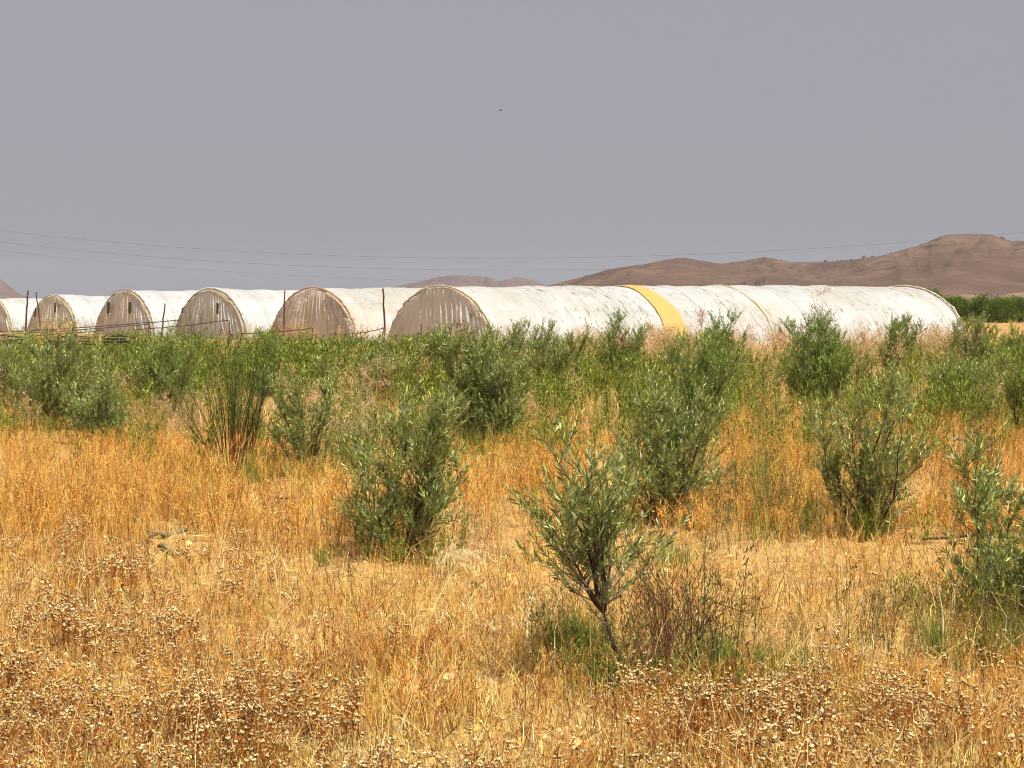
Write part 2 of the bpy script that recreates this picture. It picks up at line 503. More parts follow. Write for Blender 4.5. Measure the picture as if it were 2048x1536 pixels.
marg = None
def tunnel(k, label, h, hw, film, curt, curtain_col, vents, rim, lift=0.0, folds=None, patch=None, tl=TL):
    root = empty('greenhouse_tunnel', P0 - WD * SP * k + Vector((0, 0, -0.02)), TH)
    props(root, label, 'greenhouse', 'plastic greenhouse tunnels in a row')
    r = np.random.default_rng(100 + k)
    nu, na = 261, 73
    u = np.linspace(0, tl, nu); a = np.linspace(0, math.pi, na)
    A, U = np.meshgrid(a, u, indexing='ij')
    per = 1.86
    ph = np.abs(((U / per) % 1) - 0.5) * 2             # 1 at the hoop, 0 between
    sag = -0.026 * (1 - ph ** 2)
    wr = (fbm(U * 1.2 + 10 * k, A * 2.5, 4, 40 + k) - 0.5) * 0.16
    wr += (fbm(U * 0.25 + 3 * k, A * 0.8, 2, 60 + k) - 0.5) * 0.24
    yy, zz = arch(A, hw, h)
    rad = 1 + (sag + wr) / h * np.clip(np.sin(A) * 3, 0.15, 1)
    lf = lift * U / tl
    Z = zz * rad + lf * (zz / h)
    Z = np.where((A < 1e-6) | (A > math.pi - 1e-6), -0.05, Z)
    arc = A * (hw + h) / 2
    grid_mesh('plastic_cover', U, yy * rad, Z, film, root, uv=(U, arc))
    # end curtain, gathered in folds under the end hoop
    def curtain(u0, sgn, seed, mat, ops):
        nc, nr = 321, 41
        cc = np.linspace(-1, 1, nc); vv = np.linspace(0, 1, nr)
        V, Cx = np.meshgrid(vv, cc, indexing='ij')
        ang = np.arccos(np.clip(-Cx, -1, 1))
        _, top = arch(ang, hw * 0.985, h * 0.985)
        zz = V * top
        fr = (folds or (14, 0.3))
        q = Cx * (1 + 0.55 * V ** 1.5) + (V - 0.5) * 0.10 * np.sin(Cx * 4 + seed)   # folds fan out from the crown
        q = q + 0.10 * (fbm(Cx * 4 + 7, V * 2, 2, seed + 9) - 0.5) + (V - 1) * 0.22 * (fbm(Cx * 1.6 + 3, V * 0 + 2, 2, seed + 4) - 0.5)
        tri = (np.abs(((q * fr[0] * 0.72 + seed * 0.37) % 1.0) - 0.5) * 2) ** 1.6
        tri2 = np.abs(((q * fr[0] * 1.9 + seed * 0.11) % 1.0) - 0.5) * 2
        f = (tri - .5) * 1.3 + (tri2 - .5) * 0.6 + (fbm(q * fr[0] * 1.2 + 40, V * 2.5, 3, seed) - 0.5) * 0.8
        env = 0.35 + 0.65 * fbm(Cx * 3 + 9, V * 0.8 + 4, 2, seed + 5)
        off = -sgn * (0.08 + (f * 0.5 + 0.5) * 0.58 * env * (0.35 + 0.65 * np.sin(np.clip(V, 0, 1) * math.pi * 0.8 + 0.35)))
        off = off + (1 - V) * (-sgn) * 0.12
        off = np.where(V > 0.985, -sgn * 0.03, off)
        Zc = zz - 0.03 + lift * (u0 / tl) * V
        grid_mesh('end_curtain', np.full_like(Cx, u0) + off, Cx * hw * 0.985, Zc, mat, root, uv=(Cx * hw, zz))
        for (cy, z0, z1, wd, lean) in ops:
            ac = Acc()
            n_ = 8
            pts = []
            for i in range(n_ + 1):
                t = i / n_
                wv = 1.35 * wd * (1 - 0.18 * t) + 0.04 * math.sin(t * 7 + k)
                for s in (-1, 1):
                    pts.append((u0 - sgn * (0.60 + 0.02 * math.sin(5 * t)), cy * hw + lean * t + s * wv / 2, h * (z0 + (z1 - z0) * t)))
            T = []
            for i in range(n_):
                b = i * 2; T += [(b, b + 1, b + 3), (b, b + 3, b + 2)]
            ac.add(pts, T, (0.085, 0.07, 0.035))  # dark sheet over the curtain, standing in for the slit's shaded inside
            vo = ac.build('vent_dark_sheet', M_PAINT, root)
            # turned back hem below and beside the slit
            hm = Acc()
            l = [Vector(p) + Vector((-sgn * 0.03, 0, 0)) for p in pts[0::2]]; rr = [Vector(p) + Vector((-sgn * 0.03, 0, 0)) for p in pts[1::2]]
            hm.tube([l[1], l[0], rr[0], rr[1]], 0.03, (0.62, 0.50, 0.34), 5)
            hm.build('hem', M_PAINT, vo)
    curtain(0.10, 1, 11 + k * 3, curt, vents)
    # slack margin of the film turned over the end hoop
    na2 = 80; aa2 = np.linspace(0.04, 1.95 if k != 1 else 1.2, na2); wv2 = np.linspace(0, 1, 5)
    A3, W3 = np.meshgrid(aa2, wv2, indexing='ij')
    wid = 0.02 + (2.2 if k in (0, 4, 5) else 1.0) * np.clip(fbm(A3 * 4.1 + k * 7, A3 * 0, 3, 90 + k) - 0.50, 0, .3) * np.clip(A3 / .3, 0, 1)
    y3, z3 = arch(A3, hw, h)
    f3 = 1 - wid * W3 / h
    grid_mesh('slack_margin', -0.06 - 0.14 * np.sin(W3 * 2.2) - 0.07 * (fbm(A3 * 16, W3 * 2, 3, 95 + k) - 0.4), y3 * f3, z3 * f3 - 0.02, marg, root, uv=(W3, A3 * 4))
    curtain(tl - 0.10, -1, 71 + k * 3, curt, ())
    # end hoops wrapped in rolled film
    for ue, nm in ((0.0, rim), (tl, (0.58, 0.52, 0.38))):
        ac = Acc(); pts = []; rd = []
        for i in range(61):
            aa = math.pi * i / 60
            y_, z_ = arch(np.array(aa), hw, h)
            pts.append(Vector((ue + r.normal(0, 0.025), float(y_) * 1.004, float(z_) * 1.004 + lift * ue / tl)))
            rd.append((0.045 if ue == 0 else 0.028) + 0.03 * r.random() + (0.03 if k in (0, 2) else 0.01) * (r.random() > 0.7))
        ac.tube(pts, [q * .8 for q in rd], nm, 7)
        ac.build('end_hoop', M_PAINT, root, True)
    # hoops: steel arches carrying the film, felt as ribs under it
    for i in range(1, int(tl / per / 2) * 2, 1):
        ac = Acc(); uu = i * per
        if uu > tl - 0.5: break
        pts = []
        for j in range(33):
            aa = math.pi * j / 32
            y_, z_ = arch(np.array(aa), hw * 0.955, h * 0.955)
            pts.append((uu, float(y_), max(-0.05, float(z_) + lift * uu / tl)))
        ac.tube(pts, 0.03, (0.32, 0.31, 0.30), 5)
        ac.build('hoop', M_PAINT, root, True)
    def band(name, u0, u1, colr, matb, proud=0.045, lean=0.0, bow=0.0, a0=0.0, a1=math.pi):
        nb = 9; ab = np.linspace(a0, a1, 90); ub = np.linspace(0, 1, nb)
        A2, U2 = np.meshgrid(ab, ub, indexing='ij')
        Ub = u0 + (u1 - u0) * U2 + lean * (A2 - math.pi / 2) + 0.07 * np.sin(A2 * 9 + U2 * 2) * (U2 - 0.3) + bow * (1 - np.abs(np.sin(A2))) * (U2 - 0.5)
        y2, z2 = arch(A2, hw, h)
        sag2 = -0.026 * (1 - (np.abs(((Ub / per) % 1) - 0.5) * 2) ** 2)
        w2 = (fbm(Ub * 1.2 + 10 * k, A2 * 2.5, 4, 40 + k) - 0.5) * 0.16 + (fbm(Ub * 0.25 + 3 * k, A2 * 0.8, 2, 60 + k) - 0.5) * 0.24
        rad2 = 1 + (sag2 + w2) / h * np.clip(np.sin(A2) * 3, 0.15, 1) + (proud + 0.02 * (fbm(Ub * 5, A2 * 8, 2, 3) - 0.5)) / h
        Z2 = z2 * rad2 + lift * Ub / tl * (z2 / h)
        return grid_mesh(name, Ub, y2 * rad2, Z2, matb, root, uv=(Ub, A2 * (hw + h) / 2))
    if patch:
        for q in patch: band(*q)
    return root

W_ = (0.80, 0.79, 0.745)
film0 = film_mat('film_near', (0.82, 0.815, 0.79), (0.60, 0.58, 0.50), 0.7, 0.95, 1)
film1 = film_mat('film_second', (0.82, 0.80, 0.74), (0.62, 0.53, 0.36), 0.8, 0.4, 2)
filmf = film_mat('film_far', (0.82, 0.84, 0.845), (0.60, 0.60, 0.56), 0.5, 0.25, 3)
yel = film_mat('film_yellow', (0.66, 0.46, 0.13), (0.55, 0.38, 0.11), 0.5, 0.2, 5, 0.15, (0.74, 0.52, 0.12))
ystr = film_mat('film_faded_yellow', (0.68, 0.56, 0.24), (0.60, 0.50, 0.28), 0.5, 0.2, 9, 0.2, (0.70, 0.62, 0.36))
wht = film_mat('film_patch', (0.77, 0.77, 0.74), (0.64, 0.63, 0.58), 0.4, 0.6, 6)
gry = film_mat('film_cloudy', (0.73, 0.75, 0.74), (0.60, 0.62, 0.60), 0.5, 0.7, 7)
marg = film_mat('film_margin', (0.74, 0.66, 0.50), (0.62, 0.48, 0.26), 0.6, 0.3, 8, 0.4, (0.70, 0.62, 0.48))
cu0 = curtain_mat('curtain_near', (0.86, 0.84, 0.83), (0.74, 0.69, 0.64), 0.5, 1)
cu1 = curtain_mat('curtain_rusty', (0.86, 0.81, 0.77), (0.70, 0.56, 0.42), 0.6, 2)
cu2 = curtain_mat('curtain_grey', (0.82, 0.81, 0.79), (0.66, 0.63, 0.57), 0.6, 3)
cu3 = curtain_mat('curtain_tan', (0.86, 0.82, 0.79), (0.70, 0.59, 0.50), 0.55, 4)
cu4 = curtain_mat('curtain_cream', (0.87, 0.84, 0.79), (0.70, 0.62, 0.54), 0.5, 5)
BR = (0.32, 0.22, 0.15)
tunnel(0, 'longest looking white plastic greenhouse tunnel, nearest, with a wide yellow band across it', 3.22, HW, film0, cu0, None,
       (), (0.48, 0.40, 0.28), 0.16, (11, 0.3),
       patch=[('yellow_band', 11.15, 12.30, None, yel, 0.05, 0.10, 0.5), ('yellow_strip', 18.37, 18.45, None, ystr, 0.05, 0.08),
              ('lapped_sheet', 14.2, 15.6, None, wht, 0.02, 0.1), ('cloudy_sheet', 21.2, 23.0, None, gry, 0.02, 0.12)])
tunnel(1, 'greenhouse tunnel with a rusty brown stained end curtain and cream dirt on its side', 3.22, HW, film1, cu1, None,
       (), (0.44, 0.24, 0.15), 0, (17, 0.5))
tunnel(2, 'greenhouse tunnel whose greyish pleated end curtain shows one small dark slit at its shoulder', 3.22, HW, filmf, cu2, None,
       ((-0.42, 0.50, 0.72, 0.32, 0.1), (0.62, 0.5, 0.62, 0.22, 0.0)), (0.25, 0.2, 0.14), 0, (15, 0.4))
tunnel(3, 'greenhouse tunnel with a tan end curtain and two tall dark slits, dark brown rim', 3.22, HW * 0.97, filmf, cu3, None,
       ((-0.42, 0.46, 0.74, 0.42, 0.1), (0.36, 0.46, 0.74, 0.44, 0.0)), BR, 0, (13, 0.4))
tunnel(4, 'greenhouse tunnel behind the two leaning posts, cream curtain hanging in long folds', 2.92, HW * 0.95, filmf, cu4, None,
       ((-0.36, 0.52, 0.80, 0.36, 0.0), (0.50, 0.38, 0.66, 0.36, 0.0)), (0.5, 0.42, 0.3), 0, (10, 0.6))
tunnel(5, 'farthest greenhouse tunnel, cut by the left edge of the picture', 2.72, HW * 0.95, filmf, cu4, None,
       ((0.45, 0.30, 0.66, 0.5, 0.0),), (0.62, 0.52, 0.30), 0, (10, 0.6))

# ------------------------------------------------------------------ posts and pipes before the tunnels
def stick(name, label, cat, p0, p1, r0, r1, colr, group=None, knots=7, wob=0.01, sides=7):
    ac = Acc(); pts = []; rd = []
    p0 = Vector(p0); p1 = Vector(p1)
    for i in range(knots + 1):
        t = i / knots
        pts.append(p0.lerp(p1, t) + Vector((rnd.gauss(0, wob), rnd.gauss(0, wob), 0)) - p0)
        rd.append(r0 + (r1 - r0) * t)
    ac.tube(pts, rd, colr, sides)
    o = ac.build(name, M_BARK, None, True)
    o.location = p0
    props(o, label, cat, group)
    return o
PW = (0.085, 0.045, 0.035)
def post(xb, xt, yt, d, label, r=0.07):
    b = unproj(xb, HY, d); b.z = -0.1
    t = unproj(xt, yt, d)
    stick('wooden_post', label, 'post', b, t, r, r * 0.8, PW, 'dark posts standing before the tunnels', 8, 0.015)
post(770, 767, 577, 98, 'tall upright dark post beside the end curtain of the near tunnel', 0.055)
post(566, 570, 581, 112, 'dark post leaning against the rim of the rusty curtained tunnel', 0.045)
post(321, 331, 607, 118, 'short leaning dark post between the two tunnels with slit curtains', 0.05)
post(50, 57, 581, 128, 'taller of the two dark posts before the cream curtained tunnel', 0.065)
post(84, 73, 584, 128, 'thin dark post leaning across the cream curtained tunnel', 0.045)
pipes = [((-60, 667), (362, 640), 84, 'long thin pipe rising to the slit curtained tunnel, topmost of the bundle'),
         ((-60, 672), (300, 648), 83, 'long thin pipe lying just under the topmost pipe at the left'),
         ((-60, 662), (130, 658), 82, 'short dark pipe across the foot of the cream curtained tunnel'),
         ((-60, 677), (210, 660), 81, 'lowest of the thin pipes rising from the left edge'),
         ((262, 660), (457, 640), 84, 'thin pipe ending in a knot before the grey pleated curtain'),
         ((470, 668), (626, 656), 84, 'thin pipe running to the rusty curtain, knotted with wire'),
         ((690, 668), (768, 656), 86, 'thin pipe running up to the tall upright post')]
for (a, b, d, lb) in pipes:
    p0 = unproj(a[0], a[1], d); p1 = unproj(b[0], b[1], d + 3)
    ac = Acc(); N_ = 16
    pts = [p0.lerp(p1, i / N_) + Vector((0, 0, -0.05 * math.sin(math.pi * i / N_) + rnd.gauss(0, 0.01))) - p0 for i in range(N_ + 1)]
    ac.tube(pts, 0.022, (0.05, 0.04, 0.045), 5)
    for i in range(3, N_, 2):
        ac.tube([pts[i] + Vector((0, 0, -0.03)), pts[i] + Vector((rnd.gauss(0, .03), 0, 0.09 + 0.05 * rnd.random()))], 0.012, (0.05, 0.04, 0.04), 4)
    o = ac.build('long_pipe', M_PAINT); o.location = p0
    props(o, lb, 'pipe', 'thin pipes held above the weeds before the tunnels')
for (x, yt, d, lb) in [(293, 640, 83.5, 'thin stake under the pipes before the slit curtained tunnel'), (298, 650, 83.2, 'short stake beside the stake under the pipes'),
                       (374, 655, 84, 'stake under the pipe before the grey curtain'), (456, 641, 84.5, 'stake at the knotted end of the pipe before the grey curtain'),
                       (620, 657, 84.5, 'stake at the pipe end before the rusty curtain'), (765, 657, 86.5, 'little stake at the foot of the tall upright post'),
                       (842, 648, 86, 'thin leaning stick before the near tunnel curtain, tallest of three'), (871, 652, 86, 'thin leaning stick before the near tunnel curtain, middle one'),
                       (900, 654, 86, 'thin leaning stick before the near tunnel curtain, next to the big fold')]:
    b = unproj(x, HY, d); b.z = -0.1
    t = unproj(x + rnd.uniform(-2, 6), yt, d)
    stick('stake', lb, 'stake', b, t, 0.022, 0.018, (0.06, 0.045, 0.04), 'thin stakes before the tunnels', 5, 0.01, 5)
# bundles of black hoses lying over trestles in the weeds
for (x0, x1, y, d, lb) in [(-60, 32, 679, 45.5, 'bundle of black irrigation hoses in the weeds at the left edge'),
                           (100, 186, 681, 45.5, 'bundle of parallel black irrigation hoses in the weeds, the long one'),
                           (206, 250, 678, 46, 'short black hose bundle right of the long bundle in the weeds')]:
    p0 = unproj(x0, y, d); root = empty('hose_bundle', p0)
    props(root, lb, 'hoses', 'bundles of black hoses in the weeds')
    Lw = (x1 - x0) / F * d
    for i in range(6):
        ac = Acc()
        dz = 0.07 - 0.032 * i; pts = []
        e = rnd.uniform(-0.15, 0.25)
        for j in range(13):
            t = j / 12
            pts.append((t * (Lw + e), 0.06 * (i % 2), dz + 0.025 * math.sin(t * math.pi) * (1 if i < 2 else 0.4) + rnd.gauss(0, 0.004)))
        ac.tube(pts, 0.010, (0.012, 0.016, 0.018), 6)
        ac.build('hose', M_PAINT, root, True)
    for t in (0.2, 0.8):
        ac = Acc(); ac.tube([(t * Lw, 0.04, -p0.z - 0.1), (t * Lw, 0.04, 0.02)], 0.016, (0.10, 0.07, 0.05), 5)
        ac.build('support_stake', M_BARK, root)

# ------------------------------------------------------------------ overhead wires
def wire(pts, d0, label, r):
    P = []
    xs = np.array([p[0] for p in pts], float); ys = np.array([p[1] for p in pts], float)
    cf = np.polyfit(xs, ys, 3)
    for x in np.linspace(-500, 2560, 90):
        P.append(unproj(x, float(np.polyval(cf, x)), d0))
    ac = Acc(); ac.tube(P, r * .65, (0.09, 0.09, 0.095), 5)
    o = ac.build('overhead_wire', M_PAINT, None, True)
    props(o, label, 'power line', 'overhead wires crossing the sky')
wire([(0, 461), (250, 487), (500, 504), (750, 513), (1020, 517), (1300, 512), (1500, 504), (1750, 489), (2048, 465)], 250, 'highest thin dark wire sagging across the sky', 0.016)
wire([(0, 485), (250, 508), (500, 527), (750, 537), (1100, 541), (1300, 537), (1590, 525), (1740, 517), (2048, 497)], 258, 'middle thin wire, passing behind the dip of the hills skyline', 0.016)
wire([(0, 502), (150, 517), (300, 531), (560, 547), (800, 562), (1100, 566), (1500, 552), (1800, 536), (2048, 515)], 266, 'lowest thin wire, close above the tunnel roofs', 0.013)

# bird in the sky
bp_ = unproj(1001, 223, 240)
root = empty('bird', bp_)
props(root, 'tiny dark bird flying alone in the grey sky', 'bird')
ac = Acc()
ac.tube([(-0.16, 0, 0), (-0.10, 0, 0.01), (-0.02, 0, 0.015), (0.06, 0, 0.01), (0.12, 0, 0.02), (0.15, 0, 0.02), (0.18, 0, 0.012)], [0.012, 0.03, 0.045, 0.045, 0.028, 0.03, 0.006], (0.05, 0.05, 0.055), 8)
ac.build('body', M_PAINT, root, True)
for s in (-1, 1):
    ac = Acc()
    Pp = np.array([[[0.03, s * 0.02, 0.02], [0.05, s * 0.14, 0.10], [0.01, s * 0.24, 0.12], [-0.08, s * 0.33, 0.08]]])
    ac.ribbons(Pp, np.array([[0.06, 0.06, 0.045, 0.008]]), np.array([[1.0, 0, 0]]), np.array([[0.05, 0.05, 0.055]]))
    ac.build('wing', M_PAINT, root)

# ------------------------------------------------------------------ olive shrubs
def unit(v): return v / (np.linalg.norm(v) + 1e-9)
OL_COL = np.array([[0.15, 0.19, 0.040], [0.26, 0.30, 0.070], [0.050, 0.075, 0.016], [0.42, 0.45, 0.19], [0.09, 0.12, 0.026]])  # palest tone paints leaf highlights, darkest tones the shaded crown interior
DK_COL = np.array([[0.105, 0.17, 0.022], [0.18, 0.26, 0.036], [0.038, 0.065, 0.010], [0.38, 0.43, 0.10], [0.065, 0.105, 0.015]])  # greener set, with the same painted highlight and shade tones
GR_COL = np.array([[0.175, 0.225, 0.026], [0.260, 0.310, 0.045], [0.050, 0.078, 0.010], [0.340, 0.370, 0.075]])

def olive_arrays(seed, H, half_w, n_limb=6, clear=0.12, leaf=0.055, lean=(0, 0), dens=1.0, pal=OL_COL, lw=0.095, trunk_r=0.028, single=False, sec=11, flop=0.0, tw=1.0):
    r = random.Random(seed); g = np.random.default_rng(seed)
    TR, LF = Acc(), Acc()
    bark = (0.105, 0.065, 0.045); twc = (0.24, 0.22, 0.15)
    lp, ld, ll = [], [], []      # leaf origin, direction, length
    def path(p, d, L, n, up, wob):
        pts = [np.array(p, float)]; d = unit(np.array(d, float))
        for i in range(n):
            d = unit(d + np.array([0, 0, up]) + g.normal(0, wob, 3))
            pts.append(pts[-1] + d * L / n)
        return pts
    def leaves_on(pts, sp, l0):
        for i in range(len(pts) - 1):
            a, b = pts[i], pts[i + 1]; L = np.linalg.norm(b - a); d = (b - a) / (L + 1e-9)
            nn = max(1, int(L / sp))
            for j in range(nn):
                q = a + (b - a) * ((j + r.random()) / nn)
                az = r.random() * 6.283
                u = unit(np.cross(d, [0.31, 0.52, 0.79])); v = np.cross(d, u)
                for s in (0, math.pi):
                    o_ = u * math.cos(az + s) + v * math.sin(az + s)
                    sp_ = r.uniform(0.45, 1.0)
                    lp.append(q); ld.append(unit(d + o_ * sp_ + np.array([0, 0, 0.15]))); ll.append(l0 * r.uniform(0.6, 1.2))
        lp.append(pts[-1]); ld.append(unit(pts[-1] - pts[-2])); ll.append(l0)
    lean = np.array([lean[0], lean[1], 0.0])
    limbs = []
    if single:
        tp = path((0, 0, -0.05), unit(np.array([lean[0], lean[1], 1.0])), H * clear + 0.05, 5, 0.02, 0.05)
        TR.tube([tuple(q) for q in tp], [trunk_r * (1 - 0.1 * i) for i in range(6)], bark, 7)
        start = tp[-1]
        for s in range(7):
            q = tp[r.randint(1, 5)]; az3 = r.random() * 6.283
            sh = path(q, (math.cos(az3) * .9, math.sin(az3) * .9, r.uniform(0.1, 1.0)), r.uniform(.22, .5), 5, .12, .12)
            TR.tube([tuple(z) for z in sh], [.004, .0035, .003, .0025, .002, .001], twc, 4)
            leaves_on(sh[1:], .030, leaf * .9)
    if not single: n_limb = int(n_limb * 1.6)
    for i in range(n_limb):
        az = 6.283 * (i + r.random() * 0.8) / n_limb * (1 if single else 1.618 * 2)
        out_ = np.array([math.cos(az), math.sin(az), 0])
        spread = half_w / H * r.uniform(0.45, 1.05)
        if single: p = start
        else: p = np.array([math.cos(az) * 0.05, math.sin(az) * 0.05, -0.03])
        lf_ = r.uniform(0.72, 1.04) if single else (0.42 + 0.62 * ((i * 0.618) % 1.0))
        L = (H - (H * clear if single else 0)) * lf_
        if not single: spread *= 0.75 + 1.5 * (1.04 - lf_)
        elif i: spread *= 1.7
        if i == 0: spread *= 0.15; L = H * (1 - clear if single else 1.0)
        elif single: L *= (0.62 + 0.34 * ((i * 0.618) % 1.0))
        d = unit(np.array([0, 0, 1.0]) + out_ * spread * 1.25 + lean * (0.95 if single else 1))
        pts = path(p, d, L * 1.04, 9, (0.13 if single else 0.12) - flop, 0.15)
        TR.tube([tuple(q) for q in pts], [max(0.003, (trunk_r * 0.62) * (1 - t / 9.5)) for t in range(10)], bark, 5)
        sec_ = sec if single else sec * 0.72
        leaves_on(pts[6:], 0.020, leaf)
        for s in range(int((9 if single else 13) * dens)):
            t = r.uniform(0.08 if not single else 0.0, 0.97) * 9; j = int(t); q = pts[j] + (pts[j + 1] - pts[j]) * (t - j)
            az3 = r.random() * 6.283
            tpz = path(q, unit(np.array([math.cos(az3), math.sin(az3), r.uniform(0.2, 1.4)])), r.uniform(0.14, 0.34) * tw, 4, 0.10, 0.10)
            TR.tube([tuple(z) for z in tpz], [0.0025, 0.002, 0.0018, 0.0014, 0.001], twc, 3)
            leaves_on(tpz, 0.022, leaf)
        ns = int(sec_ * L / 1.1)
        for s in range(ns):
            t = r.uniform(0.10 if not single else 0.03, 0.96); t = t * 9; j = int(t); q = pts[j] + (pts[j + 1] - pts[j]) * (t - j)
            if q[2] < H * clear * 0.6: continue
            fr = t / 9
            low = max(0.0, 0.45 - fr)
            az2 = r.random() * 6.283
            d2 = unit(np.array([math.cos(az2), math.sin(az2), r.uniform(0.5, 1.7)]) + out_ * (0.35 + low) - np.array([0, 0, flop + low * 1.2]))
            L2 = half_w * r.uniform(0.45, 1.0) * (1.15 - 0.70 * fr)
            sp_ = path(q, d2, L2, 5, 0.10, 0.13)
            TR.tube([tuple(z) for z in sp_], [max(0.002, 0.006 * (1 - k / 6)) for k in range(6)], twc, 4)
            leaves_on(sp_[2:], 0.021, leaf)
            for tt in range(int(r.randint(4, 6) * dens)):
                k = r.uniform(0.8, 5) ; jj = min(4, int(k)); q2 = sp_[jj] + (sp_[jj + 1] - sp_[jj]) * (k - jj)
                az3 = r.random() * 6.283
                d3 = unit(np.array([math.cos(az3), math.sin(az3), r.uniform(0.3, 1.6)]) + unit(d2) * 0.5)
                tpz = path(q2, d3, r.uniform(0.10, 0.26) * tw, 3, 0.12, 0.10)
                TR.tube([tuple(z) for z in tpz], [0.0022, 0.002, 0.0017, 0.001], twc, 3)
                leaves_on(tpz, 0.019, leaf)
    lp, ld, ll = np.array(lp), np.array(ld), np.array(ll)
    N = len(lp)
    rv = g.normal(0, 1, (N, 3)); S = np.cross(ld, rv); S /= np.linalg.norm(S, axis=1)[:, None] + 1e-9
    nrm = np.cross(S, ld)
    flip = nrm[:, 2] < 0; S[flip] *= -1
    P = np.stack([lp, lp + ld * (ll * 0.5)[:, None] + np.array([0, 0, 0.0]), lp + ld * ll[:, None] + np.cross(S, ld) * (ll * -0.08)[:, None]], 1)
    Wd = np.stack([ll * 0.02, ll * lw, ll * 0.012], 1)
    col = np.array([1.12, 1.18, 1.05]) * pal[g.integers(0, len(pal), N)] * g.lognormal(0, 0.42, N)[:, None]
    old = g.random(N) < 0.03
    col[old] = np.array([0.34, 0.27, 0.10])
    LF.ribbons(P, Wd, S, col)
    return TR, LF

FEET = []
GRP = 'olive shrubs planted in the weedy field'
def place_olive(px, py, label, seed, H, half_w, **kw):
    x, y = at(px, py); x, y = float(x), float(y); FEET.append((x, y, half_w))
    TR, LF = olive_arrays(seed, H, half_w, **kw)
    root = empty('olive_shrub', (x, y, float(gz(x, y))))
    props(root, label, 'shrub', GRP)
    TR.build('trunk', M_BARK, root, True)
    LF.build('crown', M_OLIVE, root)
    return root

place_olive(1252, 1385, 'young olive tree in front with a bare thin dark trunk, small crown leaning left', 51, 1.52, 0.60, n_limb=10, clear=0.31, leaf=0.060,
            lean=(-0.26, 0), single=True, sec=9, dens=0.42, tw=1.3, trunk_r=0.019, lw=0.088)
place_olive(2020, 1235, 'grey green olive shrub cut by the right edge, second nearest after the bare trunked one', 2, 1.30, 0.62, n_limb=7, clear=0.14, leaf=0.062, dens=0.95, lean=(-0.08, 0), sec=12, lw=0.088)
place_olive(796, 1108, 'full olive shrub left of centre with drooping yellow oat grass at its foot', 3, 1.60, 0.66, n_limb=8, clear=0.08, leaf=0.06, dens=1.0, sec=13, lw=0.088)
place_olive(1735, 1075, 'olive shrub on the right with dense dark low skirt and an open top', 4, 1.62, 0.58, n_limb=8, clear=0.06, leaf=0.058, dens=0.95, sec=12, lean=(-0.02, 0), lw=0.088)
place_olive(1322, 1050, 'olive shrub directly behind the bare trunked young tree, broad pale green crown', 5, 1.52, 0.82, n_limb=8, clear=0.10, leaf=0.056, dens=1.15, sec=14)
place_olive(1392, 885, 'dark green olive shrub standing before the yellow band of the tunnel', 6, 1.85, 0.85, n_limb=9, clear=0.08, leaf=0.06, dens=1.1, sec=14, pal=DK_COL)
place_olive(965, 908, 'tall dense upright olive shrub at the centre before the near tunnel', 7, 1.95, 0.82, n_limb=13, clear=0.05, leaf=0.06, dens=1.35, sec=17)
place_olive(196, 893, 'low olive shrub at the right foot of the large sprawling one at the left', 38, 1.05, 0.62, n_limb=9, clear=0.06, leaf=0.06, dens=1.1, sec=13)
place_olive(110, 862, 'large sprawling grey green olive shrub at the left leaning to the right', 8, 1.62, 1.45, n_limb=11, clear=0.06, leaf=0.06, dens=1.25, sec=17, flop=0.01)
place_olive(330, 838, 'dark olive shrub between the sprawling one and the broom', 9, 1.65, 1.10, n_limb=9, clear=0.08, leaf=0.062, dens=1.2, sec=15, pal=DK_COL)
place_olive(606, 950, 'open olive shrub right of the broom with bare dark lower branches', 10, 1.55, 0.52, n_limb=7, clear=0.26, leaf=0.058, dens=0.95, sec=11)
place_olive(1640, 825, 'big rounded dark green olive shrub before the right half of the near tunnel', 11, 1.82, 1.25, n_limb=11, clear=0.06, leaf=0.065, dens=1.25, sec=16, pal=DK_COL)
place_olive(1915, 832, 'wide low olive shrub on the right above the orange weeds', 12, 1.15, 1.25, n_limb=10, clear=0.06, leaf=0.062, dens=1.1, sec=14)
place_olive(2050, 880, 'dark twiggy olive shrub at the right edge with bare brown stems below', 13, 1.75, 0.5, n_limb=8, clear=0.25, leaf=0.06, dens=1.0, sec=12, pal=DK_COL)
place_olive(1108, 800, 'middle sized olive shrub right of the tall upright central one', 14, 1.85, 0.80, n_limb=9, clear=0.08, leaf=0.066, dens=1.1, sec=14)
place_olive(1235, 775, 'dark olive shrub left of the yellow band foot', 15, 1.90, 0.75, n_limb=8, clear=0.08, leaf=0.068, dens=1.1, sec=13, pal=DK_COL)
place_olive(868, 775, 'small dark olive shrub before the curtain of the near tunnel', 16, 1.60, 0.62, n_limb=8, clear=0.08, leaf=0.066, dens=1.1, sec=13, pal=DK_COL)
place_olive(1790, 765, 'dark pointed olive shrub before the right end of the near tunnel', 17, 2.05, 0.75, n_limb=8, clear=0.08, leaf=0.07, dens=1.1, sec=13, pal=DK_COL)
place_olive(1935, 770, 'olive shrub hiding the right foot of the near tunnel', 18, 1.95, 0.85, n_limb=9, clear=0.08, leaf=0.07, dens=1.1, sec=14)
place_olive(2035, 775, 'bright green olive shrub at the right edge before the red field', 19, 1.70, 0.75, n_limb=9, clear=0.08, leaf=0.07, dens=1.1, sec=14, pal=GR_COL)
place_olive(1440, 790, 'olive shrub right of the yellow band foot, partly behind the dark one', 20, 1.95, 0.85, n_limb=9, clear=0.08, leaf=0.068, dens=1.1, sec=13, pal=DK_COL)
place_olive(745, 810, 'pale olive shrub among dry yellow weeds left of centre', 21, 1.35, 0.70, n_limb=8, clear=0.08, leaf=0.062, dens=1.0, sec=12)
